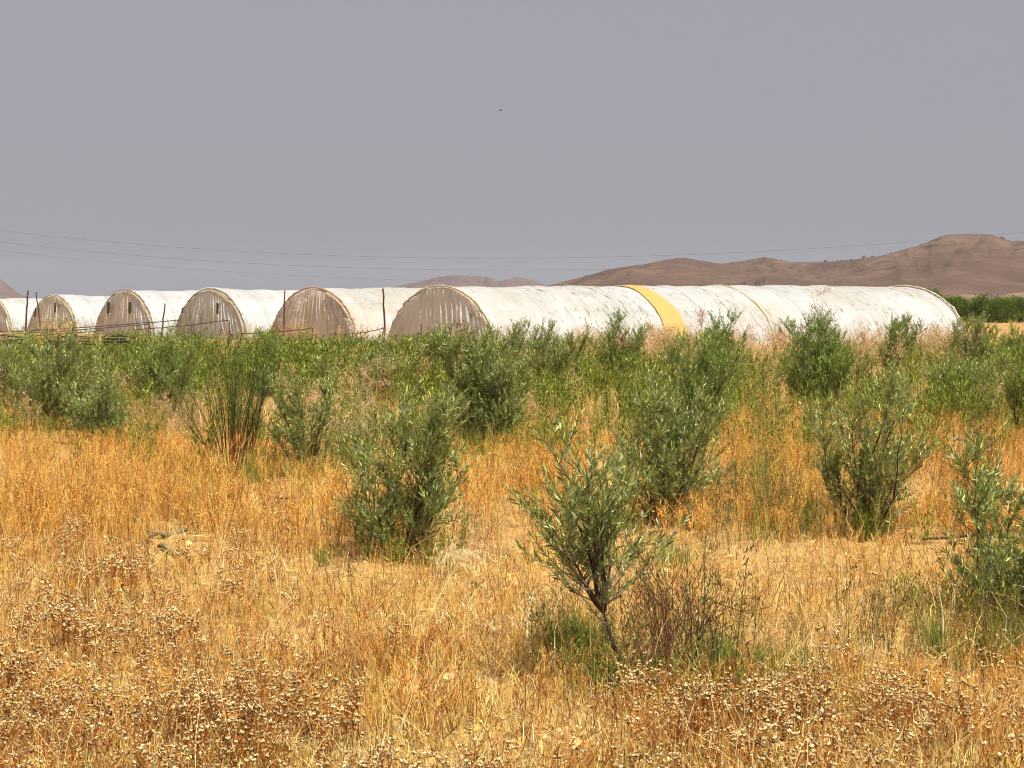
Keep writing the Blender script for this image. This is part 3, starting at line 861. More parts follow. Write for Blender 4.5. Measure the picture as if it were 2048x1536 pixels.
place_olive(560, 790, 'green olive shrub behind the open one, before the rusty curtain', 22, 1.65, 0.90, n_limb=9, clear=0.08, leaf=0.066, dens=1.0, sec=13, pal=GR_COL)
place_olive(60, 775, 'green olive shrub behind the sprawling one at the left edge', 23, 1.40, 1.0, n_limb=9, clear=0.08, leaf=0.066, dens=1.0, sec=13, pal=GR_COL)
place_olive(250, 770, 'olive shrub behind the dark one left of the broom, under the pipes', 24, 1.50, 1.0, n_limb=9, clear=0.08, leaf=0.066, dens=1.0, sec=13, pal=GR_COL)
place_olive(1025, 770, 'green olive shrub just behind the tall central one', 25, 1.80, 0.75, n_limb=8, clear=0.08, leaf=0.066, dens=1.0, sec=13)
# outside the frame, for a step to the side
# ------------------------------------------------------------------ broom with reddish stems
def broom(px, py, H, label, seed, nst=34, spread=0.30):
    x, y = at(px, py); x, y = float(x), float(y)
    root = empty('broom_shrub', (x, y, float(gz(x, y))))
    props(root, label, 'shrub')
    g = np.random.default_rng(seed)
    st, gr = Acc(), Acc()
    for i in range(nst):
        az = g.random() * 6.283; sp = spread * math.sqrt(g.random())
        L = H * g.uniform(0.55, 1.0)
        pts = []; b = np.array([math.cos(az) * 0.26 * g.random(), math.sin(az) * 0.26 * g.random(), -0.03]); d = unit(np.array([math.cos(az) * sp + g.normal(0, .05), math.sin(az) * sp, 1]))
        p = b.copy(); K = 10
        for k in range(K + 1):
            pts.append(p.copy()); d = unit(d + g.normal(0, 0.06, 3)); p = p + d * L / K
        pts = np.array(pts)
        tt = np.linspace(0, 1, K + 1)
        col = np.where(tt[:, None] < 0.46, np.array([0.20, 0.055, 0.030]), np.array([0.055, 0.060, 0.025]))
        v0 = st.n
        st.tube([tuple(q) for q in pts], [0.0065 * (1 - 0.8 * t) + 0.0012 for t in tt], (0, 0, 0), 4)
        st.c[-1] = np.repeat(col, 4, 0).astype(np.float32) * g.uniform(0.7, 1.3)
        nb = 26
        tb = g.uniform(0.40, 0.99, nb) * K; j = tb.astype(int); q = pts[j] + (pts[np.minimum(j + 1, K)] - pts[j]) * (tb - j)[:, None]
        azb = g.random(nb) * 6.283
        dd = np.stack([np.cos(azb) * 0.5, np.sin(azb) * 0.5, np.full(nb, 1.0)], 1); dd /= np.linalg.norm(dd, axis=1)[:, None]
        Lb = g.uniform(0.10, 0.34, nb)
        P = np.stack([q, q + dd * (Lb * .5)[:, None] + g.normal(0, .01, (nb, 3)), q + dd * Lb[:, None] + g.normal(0, .02, (nb, 3))], 1)
        S = np.cross(dd, g.normal(0, 1, (nb, 3))); S /= np.linalg.norm(S, axis=1)[:, None]
        gr.ribbons(P, np.stack([np.full(nb, .0022), np.full(nb, .002), np.full(nb, .001)], 1), S, np.tile([0.07, 0.10, 0.03], (nb, 1)) * g.uniform(.7, 1.3, (nb, 1)))
        nl = 90
        jj = g.integers(0, nb, nl); t2 = g.random(nl)[:, None]
        q = P[jj, 0] * (1 - t2) + P[jj, 2] * t2
        d2 = dd[jj] + g.normal(0, 0.45, (nl, 3)); d2 /= np.linalg.norm(d2, axis=1)[:, None]
        l2 = g.uniform(0.025, 0.06, nl)
        P2 = np.stack([q, q + d2 * (l2 * .5)[:, None], q + d2 * l2[:, None]], 1)
        S = np.cross(d2, g.normal(0, 1, (nl, 3))); S /= np.linalg.norm(S, axis=1)[:, None]
        gr.ribbons(P2, np.stack([l2 * .03, l2 * .07, l2 * .01], 1), S, np.tile([0.15, 0.215, 0.04], (nl, 1)) * g.lognormal(0, .35, (nl, 1)))
    st.build('stems', M_BARK, root)
    gr.build('crown', M_GREEN, root)
broom(468, 948, 2.05, 'tall broom shrub with a fan of upright reddish brown stems, green above', 5, 46, 0.34)

# ------------------------------------------------------------------ hedge trees beyond the near tunnel
def hedge_tree(x, y, H, hw, seed, label):
    g = np.random.default_rng(seed)
    root = empty('hedge_tree', (x, y, 0)); props(root, label, 'tree', 'dark green trees in a row beyond the near tunnel')
    tr = Acc()
    for i in range(4):
        az = i * 1.6 + g.random(); tr.tube([(0, 0, -0.1), (math.cos(az) * .2, math.sin(az) * .2, H * .3), (math.cos(az) * hw * .5, math.sin(az) * hw * .5, H * .75)], [0.09, 0.07, 0.02], (0.10, 0.08, 0.06), 5)
    tr.build('trunk', M_BARK, root)
    N = 6500
    nc = 46
    cz = g.uniform(0.12, 0.92, nc); ca = g.random(nc) * 6.283; cr = np.sqrt(g.random(nc)) * hw * (0.95 - 0.45 * np.clip(cz - 0.5, 0, 1) * 2)
    cc = np.stack([np.cos(ca) * cr, np.sin(ca) * cr, cz * H], 1)
    k = g.integers(0, nc, N)
    q = cc[k] + g.normal(0, 1, (N, 3)) * np.array([0.27, 0.27, 0.24])
    q[:, 2] = np.clip(q[:, 2], 0.05, None)
    d = g.normal(0, 1, (N, 3)) + np.array([0, 0, 0.9]); d /= np.linalg.norm(d, axis=1)[:, None]
    l = g.uniform(0.10, 0.20, N)
    P = np.stack([q, q + d * (l * .5)[:, None], q + d * l[:, None]], 1)
    S = np.cross(d, g.normal(0, 1, (N, 3))); S /= np.linalg.norm(S, axis=1)[:, None]
    pal = np.array([[0.085, 0.14, 0.018], [0.14, 0.20, 0.026], [0.04, 0.07, 0.012], [0.20, 0.26, 0.04]])
    ac = Acc(); ac.ribbons(P, np.stack([l * .05, l * .25, l * .03], 1), S, pal[g.integers(0, 4, N)] * (0.8 + 0.4 * g.random((nc, 1)))[k])
    ac.build('crown', M_GREEN, root)
HD = 225.0
hl = ['slender taller hedge tree right behind the far end of the near tunnel', 'hedge tree just right of the slender one by the tunnel end', 'hedge tree with a dark shaded gap under it',
      'broad rounded hedge tree beside the shaded gap', 'hedge tree above pale stones at its foot', 'last full hedge tree before the right edge', 'hedge tree cut by the right edge']
hx = [1868, 1900, 1925, 1958, 1985, 2012, 2042, 2075, 2110, 2145]
hh = [3.75, 3.0, 2.9, 3.25, 2.95, 3.05, 2.9, 3.1, 3.0, 3.0]
for i, (a, b) in enumerate(zip(hx, hh)):
    lab = hl[i] if i < 7 else 'hedge tree of the row beyond the right edge'
    hedge_tree((a - 1024) / F * HD, HD + rnd.uniform(-1, 1), b - 0.12, 1.15 if i else 0.7, 300 + i, lab)

# ------------------------------------------------------------------ ground cover
def ell(px, py, cx, cy, rx, ry, soft=0.5):
    d = np.sqrt(((px - cx) / rx) ** 2 + ((py - cy) / ry) ** 2)
    return np.clip((1 + soft / 2 - d) / soft, 0, 1)

BARE = [(850, 1150, 330, 26), (1480, 1125, 230, 30), (1900, 1110, 130, 25), (560, 1000, 90, 22), (380, 1100, 60, 20), (1090, 1500, 200, 45), (300, 1240, 120, 25),
        (700, 1290, 160, 25), (1950, 680, 150, 28), (1600, 1300, 110, 30), (880, 1390, 160, 30)]
HEADS = [(120, 1370, 300, 170), (300, 1230, 240, 70), (50, 1120, 110, 40), (1620, 1480, 420, 65), (1250, 1520, 260, 35), (520, 1500, 200, 60), (1850, 1440, 220, 50)]
RUST = [(250, 960, 330, 110), (60, 1020, 250, 90), (1080, 960, 110, 90), (1560, 960, 130, 110), (1900, 900, 230, 90), (1500, 880, 200, 60), (1420, 1000, 110, 60), (1950, 1080, 100, 50), (680, 1080, 150, 40), (330, 860, 120, 30)]
YEL = [(1560, 830, 120, 90), (680, 900, 70, 120), (290, 800, 60, 70), (1600, 990, 80, 60), (1150, 850, 90, 40), (640, 1000, 60, 40), (2000, 800, 90, 50), (960, 960, 60, 50), (420, 1000, 60, 40), (1480, 900, 60, 40), (1270, 820, 50, 60), (1830, 700, 250, 30)]
def field(px, py, lst, soft=0.9):
    w_ = np.zeros_like(px)
    for (a, b, c, d) in lst: w_ = np.maximum(w_, ell(px, py, a, b, c, d, soft))
    return w_

def sample(N, x0, x1, y0, y1, fn=None, pw=1.0):
    X = rng.uniform(x0, x1, N); t = rng.random(N) ** pw
    Y = y0 + (y1 - y0) * t
    if fn is not None:
        keep = rng.random(N) < fn(X, Y); X, Y = X[keep], Y[keep]
    x, y = at(X, Y)
    return X, Y, np.stack([x, y, gz(x, y)], 1)

def blades(acc, pos, L, wd, lean_s, curve, cols, jit=0.28, K=4, az=None, zmin=0.0):
    N = len(pos)
    if az is None: az = rng.random(N) * 6.283
    le = np.abs(rng.normal(0, 1, N)) * lean_s
    h = np.stack([np.cos(az), np.sin(az)], 1)
    t = np.linspace(0, 1, K)[None, :]
    ang = le[:, None] + curve[:, None] * t
    ang = np.clip(ang, 0, 1.62)
    dz = np.cos(ang); dh = np.sin(ang)
    seg = L[:, None] / (K - 1)
    z = np.concatenate([np.zeros((N, 1)), np.cumsum(dz[:, :-1] * seg, 1)], 1)
    hh_ = np.concatenate([np.zeros((N, 1)), np.cumsum(dh[:, :-1] * seg, 1)], 1)
    P = np.stack([pos[:, 0:1] + h[:, 0:1] * hh_, pos[:, 1:2] + h[:, 1:2] * hh_, pos[:, 2:3] + z + zmin], -1)
    P[:, 1:, :2] += rng.normal(0, 0.03, (N, K - 1, 2)) * L[:, None, None]
    sa = rng.random(N) * 6.283
    S = np.stack([np.cos(sa), np.sin(sa), rng.normal(0, 0.35, N)], 1)
    Wd = wd[:, None] * np.linspace(1, 0.25, K)[None, :]
    c = np.array([0.88, 0.86, 0.66]) * cols * rng.lognormal(0, jit, N)[:, None]
    acc.ribbons(P, Wd, S, np.clip(c, 0, 0.9))

STRAW = np.array([[0.82, 0.56, 0.15], [0.66, 0.37, 0.06], [0.97, 0.80, 0.38], [0.40, 0.18, 0.03], [0.92, 0.70, 0.24]])
CREAM = np.array([[0.90, 0.68, 0.30], [0.97, 0.82, 0.48], [0.80, 0.55, 0.20], [0.95, 0.74, 0.34], [0.62, 0.38, 0.12]])
def patch(X, Y): return fbm(X / 230 + 3, Y / 62 + 5, 3, 301)
RUSTC = np.array([[0.62, 0.32, 0.05], [0.74, 0.46, 0.11], [0.38, 0.13, 0.016], [0.86, 0.60, 0.19], [0.18, 0.05, 0.012], [0.74, 0.42, 0.08]])
REDB = np.array([[0.30, 0.085, 0.018], [0.44, 0.17, 0.035], [0.16, 0.042, 0.012], [0.66, 0.36, 0.09]])
YELG = np.array([[0.36, 0.40, 0.07], [0.52, 0.50, 0.11], [0.19, 0.26, 0.04], [0.66, 0.56, 0.18]])
GRN = np.array([[0.11, 0.22, 0.045], [0.16, 0.29, 0.06], [0.07, 0.14, 0.035], [0.23, 0.33, 0.09]])
def pick(pal, n): return pal[rng.integers(0, len(pal), n)]
XL, XR = -620, 2670

# matted straw lying over the soil
ac = Acc()
def f(X, Y): return 1 - 0.42 * field(X, Y, BARE, 0.7) * (vnoise(X / 30, Y / 12, 3) * 0.6 + 0.6)
X, Y, pos = sample(150000, XL, XR, 690, 1800, f, 1.0)
n_ = len(pos); dist = pos[:, 1]
pos[:, 2] += rng.random(n_) ** 2 * 0.07
lc = np.where((patch(X, Y) > .52)[:, None], pick(CREAM, n_), pick(STRAW, n_))
dk = rng.random(n_) < .22
lc[dk] = pick(np.array([[.14, .045, .018], [.26, .10, .03], [.08, .03, .014]]), int(dk.sum()))  # dark pieces paint shadow into the mat of straw
blades(ac, pos, rng.uniform(0.04, 0.20, n_), 0.0016 + 0.00008 * dist * rng.random(n_) + 0.0022 * rng.random(n_) ** 3, 1.1, rng.normal(0.8, 1.2, n_), lc, 0.45, 3)
props(ac.build('straw_litter', M_DRY), 'matted pale straw lying on the soil', kind='stuff')

# dry grass, standing
ac = Acc()
def f(X, Y):
    nz = fbm(X / 55, Y / 22, 3, 8)
    pt = patch(X, Y)
    return np.clip(0.10 + 2.6 * (nz - 0.40), 0.03, 1) * np.clip(1.15 - 5.0 * np.clip(pt - .50, 0, 1), .12, 1) * (1 - 0.93 * field(X, Y, BARE, 0.6))
X, Y, pos = sample(185000, XL, XR, 690, 1800, f)
n_ = len(pos); dist = pos[:, 1]
mix_ = 1.0 - patch(X, Y) * .6 - .4 * fbm(X / 90, Y / 40, 3, 77)
mix_ = 1 - mix_
cols = np.where((mix_ > 0.49)[:, None], pick(STRAW, n_), np.where(rng.random((n_, 1)) < 0.45, pick(STRAW, n_), pick(RUSTC, n_)))
dkm = rng.random(n_) < 0.08 + 0.22 * (mix_ < .49) + 0.18 * (fbm(X / 50, Y / 25, 3, 55) > 0.5)
cols[dkm] = pick(np.array([[.16, .05, .018], [.24, .09, .03], [.10, .035, .015]]), int(dkm.sum()))  # dark blades stand in for deep shadow among the stalks
tall = 0.09 + 0.30 * np.clip((1130 - Y) / 280, 0, 1) + 0.26 * np.clip(fbm(X / 60, Y / 30, 3, 91) - .38, 0, 1)
blades(ac, pos, tall * rng.uniform(0.4, 1.25, n_), 0.0011 + 0.00007 * dist * rng.random(n_) + 0.0012 * rng.random(n_) ** 2, 0.62, rng.normal(0.7, 1.0, n_), cols, 0.45, 4)
X, Y, pos = sample(12000, XL, XR, 760, 1800, lambda X, Y: 0.3 + 0.7 * vnoise(X / 120, Y / 60, 44))
n_ = len(pos)
blades(ac, pos, rng.uniform(0.3, 0.85, n_), 0.0011 + 0.00006 * pos[:, 1] + 0.0010 * rng.random(n_), 0.75, rng.normal(0.7, 0.5, n_), pick(np.array([[.85, .68, .38], [.78, .56, .26], [.62, .36, .12], [.30, .13, .05]]), n_), 0.2, 6)
props(ac.build('dry_grass', M_DRY), 'golden dry grass covering the field', kind='stuff')

# rust coloured upright weeds
def weed_template(seed, H, nst, pal, heads=False, hcol=None):
    g = np.random.default_rng(seed); a = Acc()
    for i in range(nst):
        az = g.random() * 6.283; b = np.array([g.normal(0, .05), g.normal(0, .05), 0.0]); d = unit(np.array([g.normal(0, .16), g.normal(0, .16), 1.0]))
        L = H * g.uniform(.6, 1.05); pts = [b]
        for k in range(4):
            d = unit(d + g.normal(0, .07, 3)); pts.append(pts[-1] + d * L / 4)
        P = np.array(pts)[None]
        col = pal[g.integers(0, len(pal))] * g.uniform(.75, 1.25)
        for q in range(2):
            sa = az + q * 1.57
            a.ribbons(P, np.linspace(.0022, .0010, 5)[None], np.array([[math.cos(sa), math.sin(sa), 0]]), col[None])
        nb = g.integers(6, 11); tb = g.uniform(1.6, 4, nb); j = np.minimum(tb.astype(int), 3)
        q = P[0][j] + (P[0][j + 1] - P[0][j]) * (tb - j)[:, None]
        dd = g.normal(0, .55, (nb, 3)) + np.array([0, 0, 1.0]); dd /= np.linalg.norm(dd, axis=1)[:, None]
        lb = g.uniform(.04, .13, nb) * H / .4
        PB = np.stack([q, q + dd * (lb * .5)[:, None], q + dd * lb[:, None] + g.normal(0, .008, (nb, 3))], 1)
        S = np.cross(dd, g.normal(0, 1, (nb, 3))); S /= np.linalg.norm(S, axis=1)[:, None]
        a.ribbons(PB, np.tile([.0014, .0012, .0008], (nb, 1)), S, np.tile(col, (nb, 1)) * g.uniform(.8, 1.25, (nb, 1)))
        # small dry leaves / bracts
        nl = 16; jj = g.integers(0, nb, nl); t2 = g.random(nl)[:, None]; q = PB[jj, 0] * (1 - t2) + PB[jj, 2] * t2
        d2 = g.normal(0, 1, (nl, 3)) + np.array([0, 0, .4]); d2 /= np.linalg.norm(d2, axis=1)[:, None]; l2 = g.uniform(.008, .022, nl)
        S = np.cross(d2, g.normal(0, 1, (nl, 3))); S /= np.linalg.norm(S, axis=1)[:, None]
        a.ribbons(np.stack([q, q + d2 * (l2 * .5)[:, None], q + d2 * l2[:, None]], 1), np.stack([l2 * .05, l2 * .22, l2 * .05], 1), S, pal[g.integers(0, len(pal), nl)] * g.uniform(.9, 1.6, (nl, 1)))
        if heads:
            tips = PB[:, 2]; tips = tips[tips[:, 2] > np.quantile(tips[:, 2], .35)]
            tl_ = []
            for tp0 in list(tips[::2]) + [P[0][4]]:
                for q_ in range(g.integers(1, 5)):
                    tl_.append(tp0 + np.array([g.normal(0, .011), g.normal(0, .011), g.normal(0, .003)]) * (q_ > 0))
            for tpn in tl_:
                R = .0050 + .009 * g.random() ** 1.5; m_ = 6; el = g.uniform(.6, 1.0); tx, ty = g.normal(0, .35, 2)
                an = np.linspace(0, 6.283, m_, endpoint=False) + g.random()
                rr = R * g.uniform(.6, 1.3, m_)
                ring = np.stack([np.cos(an) * rr, np.sin(an) * rr * el, g.normal(0, R * .22, m_)], 1)
                rin = np.stack([np.cos(an + .4) * rr * .5, np.sin(an + .4) * rr * .5 * el, R * .32 + g.normal(0, R * .16, m_)], 1)
                top = np.array([[0, 0, R * .38], [0, 0, -R * .9]])
                V = np.concatenate([ring, rin, top]); V[:, 2] += V[:, 0] * tx + V[:, 1] * ty; V = V + tpn
                T = []
                for i2 in range(m_):
                    i3 = (i2 + 1) % m_
                    T += [(i2, i3, m_ + i3), (i2, m_ + i3, m_ + i2), (m_ + i2, m_ + i3, 2 * m_), (i3, i2, 2 * m_ + 1)]
                cu = hcol * g.uniform(.55, 1.2)
                cl = np.concatenate([np.tile(cu * .85, (m_, 1)), np.tile(cu, (m_, 1)), [cu * 1.05, np.array([.14, .055, .03])]])
                cl[:m_][g.random(m_) < .5] = np.array([.34, .17, .07])
                a.add(V, T, cl)
    return a.arrays()

tpl = [weed_template(400 + i, 0.42, 5, RUSTC) for i in range(9)]
ac = Acc()
X, Y, pos = sample(44000, XL, XR, 740, 1500, lambda X, Y: np.clip(field(X, Y, RUST, 1.2) * .9 + 0.10, 0, 1) * np.clip(3.2 * fbm(X / 60, Y / 22, 3, 71) - .95, .06, 1) * (1 - .9 * field(X, Y, BARE, .5)))
n_ = len(pos)
sc = rng.uniform(.65, 1.15, n_) * np.where(Y > 1100, 0.6, 1.0)
scatter(ac, tpl, pos, rng.random(n_) * 6.283, sc, tilt=.10, colmul=rng.lognormal(0, .2, (n_, 1)) * np.array([1.0, 1.0, 1.0]))
props(ac.build('rust_weeds', M_DRY), 'rust orange dry weeds standing upright', kind='stuff')

# dark red brown stalks through the near grass
tpl = [weed_template(450 + i, 0.34, 3, REDB) for i in range(7)]
ac = Acc()
X, Y, pos = sample(5200, XL, XR, 980, 1800, lambda X, Y: np.clip(field(X, Y, [(150, 1380, 420, 220), (1500, 1490, 520, 70), (700, 1330, 200, 80)], 1.1) + .12, 0, 1) * np.clip(4 * (.60 - patch(X, Y)), .05, 1) * (1 - .5 * field(X, Y, BARE, .5)))
n_ = len(pos)
scatter(ac, tpl, pos, rng.random(n_) * 6.283, rng.uniform(.5, 1.1, n_), tilt=.14, colmul=rng.lognormal(0, .2, (n_, 1)) * np.ones(3))
props(ac.build('red_brown_stalks', M_DRY), 'dark red brown dry stalks through the near grass', kind='stuff')

# weeds with pale flat seed heads
HC_ = np.array([.90, .73, .36])
tpl = [weed_template(500 + i, 0.30, 4, REDB, True, HC_) for i in range(10)]
ac = Acc()
X, Y, pos = sample(11500, XL, XR, 950, 1800, lambda X, Y: np.clip(field(X, Y, HEADS, 1.0) * 0.95 + 0.03 + .3 * (Y > 1580), 0, 1) * np.clip(3.4 * fbm(X / 80, Y / 40, 3, 19) - 1.35, .02, 1) * (1 - .6 * field(X, Y, BARE, .5)))
n_ = len(pos)
scatter(ac, tpl, pos, rng.random(n_) * 6.283, rng.uniform(.55, 1.15, n_), tilt=.16, colmul=rng.lognormal(0, .10, (n_, 1)) * np.ones(3))
props(ac.build('seed_head_weeds', M_HEAD), 'reddish dry weeds topped with pale flat seed heads', kind='stuff')

# yellow green living grass
ac = Acc()
X, Y, pos = sample(105000, XL, XR, 690, 1330, lambda X, Y: np.clip(field(X, Y, YEL, 1.1) + .70 * np.clip((980 - Y) / 200, 0, 1) + .02, 0, 1) * np.clip(2.2 * fbm(X / 40, Y / 16, 3, 29) - .6, .02, 1))
n_ = len(pos)
blades(ac, pos, rng.uniform(.25, .70, n_), 0.0016 + 0.00004 * pos[:, 1], .22, rng.normal(.45, .4, n_), pick(YELG, n_), .32, 4)
props(ac.build('yellow_green_grass', M_GREEN), 'yellow green grass between the shrubs', kind='stuff')

# low fresh green tufts
TUFT = [(1160, 1340, 60, 40, .34), (1250, 1392, 80, 16, .22), (1440, 1375, 60, 40, .28), (1520, 1365, 45, 22, .22), (515, 962, 28, 14, .48), (545, 945, 45, 12, .30), (645, 1118, 16, 8, .17), (1540, 1068, 50, 22, .42),
        (1870, 1290, 22, 14, .30), (860, 1115, 40, 8, .22), (1110, 1360, 30, 16, .30), (1700, 1400, 90, 16, .12), (1560, 1330, 80, 20, .16), (280, 880, 16, 24, .55), (770, 1320, 60, 14, .06), (720, 1340, 80, 14, .06),
        (1520, 1010, 18, 40, .75), (1980, 1310, 70, 25, .30), (1330, 1130, 60, 12, .22)]
ac = Acc()
for (a, b, c, d, h_) in TUFT:
    N_ = int(110 + c * d * 0.80)
    q = rng.normal(0, .5, (N_, 2)); x, y = at(a + q[:, 0] * c, b + q[:, 1] * d)
    pos = np.stack([x, y, gz(x, y)], 1)
    g_ = GRN if h_ > .1 else np.array([[.22, .24, .12], [.28, .30, .16]])
    pos = pos[(fbm(pos[:, 0] * 14, pos[:, 1] * 14, 2, 6) > .42)]; q = q[:len(pos)]; N_ = len(pos)
    blades(ac, pos, rng.uniform(.25, 1.15, N_) * h_ * (.5 + fbm(pos[:, 0] * 8, pos[:, 1] * 8, 2, 16)), np.full(N_, .0022) + rng.random(N_) * .0012, .30, rng.normal(.35, .3, N_), np.where(rng.random((N_, 1)) < .25, pick(YELG, N_), pick(g_, N_)), .3, 4)
props(ac.build('green_tufts', M_GREEN), 'low fresh green tufts among the dry grass', kind='stuff')

# green weeds filling the band before the tunnels
def leafy_template(seed, H, nst, pal, lf=.035, nl=70, spread=.25):
    g = np.random.default_rng(seed); a = Acc()
    for i in range(nst):
        b = np.array([g.normal(0, .13), g.normal(0, .13), 0.0]); d = unit(np.array([g.normal(0, spread), g.normal(0, spread), 1.0])); L = H * g.uniform(.6, 1.05)
        pts = [b]
        for k in range(4): d = unit(d + g.normal(0, .06, 3)); pts.append(pts[-1] + d * L / 4)
        P = np.array(pts)[None]; sa = g.random() * 6.28
        a.ribbons(P, np.linspace(.005, .002, 5)[None], np.array([[math.cos(sa), math.sin(sa), 0]]), np.array([[.12, .13, .05]]))
        tb = g.uniform(.5, 4, nl) ; j = np.minimum(tb.astype(int), 3); q = P[0][j] + (P[0][j + 1] - P[0][j]) * (tb - j)[:, None]
        off = g.normal(0, .045, (nl, 3)) * (1.3 - tb / 5)[:, None]; q = q + off
        dd = g.normal(0, .5, (nl, 3)) + np.array([0, 0, 1.0]); dd /= np.linalg.norm(dd, axis=1)[:, None]; l = g.uniform(.7, 1.6, nl) * lf
        S = np.cross(dd, g.normal(0, 1, (nl, 3))); S /= np.linalg.norm(S, axis=1)[:, None]
        a.ribbons(np.stack([q, q + dd * (l * .5)[:, None], q + dd * l[:, None]], 1), np.stack([l * .03, l * .12, l * .02], 1), S, pal[g.integers(0, len(pal), nl)] * g.lognormal(0, .2, (nl, 1)))
    return a.arrays()
tpl = [leafy_template(600 + i, 1.0, 7, GR_COL, .065, 46) for i in range(8)]
ac = Acc()
def band(N, x0, x1, d0, d1, h0, h1, dens=None):
    px = rng.uniform(x0, x1, N); d = rng.uniform(d0, d1, N)
    if dens is not None:
        k = rng.random(N) < dens(px, d); px, d = px[k], d[k]
    x = (px - 1024) / F * d; pos = np.stack([x, d, gz(x, d)], 1)
    return pos, rng.uniform(h0, h1, len(px))
p1, s1 = band(1150, -250, 870, 47, 74, 0.85, 1.45, lambda px, d: np.clip(fbm(px / 50, d / 6, 3, 23) * 5 - 1.9, .08, 1))
p2, s2 = band(2900, 800, 2300, 37, 84, 0.55, 1.2, lambda px, d: np.clip(fbm(px / 45, d / 6, 3, 3) * 5.5 - 2.35, 0, 1) * (1 - .75 * ((px > 1480) & (px < 1545))))
p3, s3 = band(600, -250, 2300, 28, 44, 0.4, 0.9, lambda px, d: np.clip(vnoise(px / 60, d / 5, 13) * 1.6 - .3, 0, 1))
fp, fs = [], []
for (x, y, hw_) in FEET:
    k = 20 if y > 14 else 14
    q = rng.normal(0, .5, (k, 2)) * max(hw_ * 1.1, .5)
    fp.append(np.stack([x + q[:, 0], y + q[:, 1] * 1.2, gz(x + q[:, 0], y + q[:, 1] * 1.2)], 1)); fs.append(rng.uniform(.18, .55, k) * (1 if y > 14 else .7))
pos = np.concatenate([p1, p2, p3] + fp); s_ = np.concatenate([s1, s2, s3] + fs); n_ = len(pos)
scatter(ac, tpl, pos, rng.random(n_) * 6.283, s_, tilt=.06, colmul=rng.lognormal(0, .14, (n_, 1)) * np.ones(3))
props(ac.build('green_weeds', M_GREEN), 'fine leaved green weeds filling the strip before the tunnels', kind='stuff')

# thin leafy stems, half dried
LS = np.array([[.10, .11, .035], [.16, .17, .05], [.22, .12, .05], [.28, .26, .09], [.09, .045, .025]])
tpl = [leafy_template(650 + i, 1.0, 4, LS, .030, 60, .16) for i in range(7)]
ac = Acc(); PP, SS = [], []
for (a, b, c, d, k, h_) in [(1520, 880, 150, 200, 46, .75), (1560, 800, 200, 60, 30, .8), (1150, 840, 160, 80, 24, .7), (690, 860, 130, 120, 26, .8), (1830, 860, 120, 80, 18, .6), (1490, 1000, 150, 60, 16, .6), (1350, 1385, 110, 40, 16, .95), (1130, 1340, 90, 50, 12, .62), (1230, 1390, 160, 20, 10, .40), (1520, 1070, 110, 40, 16, .85), (1880, 1290, 230, 60, 20, .60), (1980, 1300, 160, 60, 14, .55), (1560, 1300, 200, 60, 16, .42),
                            (620, 1100, 120, 30, 8, .4), (1480, 960, 160, 80, 14, .8), (1850, 1000, 160, 60, 12, .7), (1130, 960, 120, 80, 10, .7), (280, 880, 40, 20, 8, .75), (960, 930, 120, 20, 10, .6), (820, 1110, 200, 14, 12, .45),
                            (1300, 1050, 200, 30, 14, .6), (1735, 1078, 220, 20, 14, .5), (660, 950, 140, 40, 12, .8), (1800, 1250, 200, 50, 8, .45), (1450, 1390, 120, 20, 10, .35)]:
    q = rng.normal(0, .5, (k, 2)); x, y = at(a + q[:, 0] * c, b + q[:, 1] * d)
    PP.append(np.stack([x, y, gz(x, y)], 1)); SS.append(rng.uniform(.6, 1.1, k) * h_)
pos = np.concatenate(PP); s_ = np.concatenate(SS); n_ = len(pos)
v_scale = s_
scatter(ac, tpl, pos, rng.random(n_) * 6.283, s_, tilt=.08, colmul=rng.lognormal(0, .15, (n_, 1)) * np.ones(3))
props(ac.build('leafy_weeds', M_GREEN), 'thin half dried leafy weeds around the shrubs', kind='stuff')

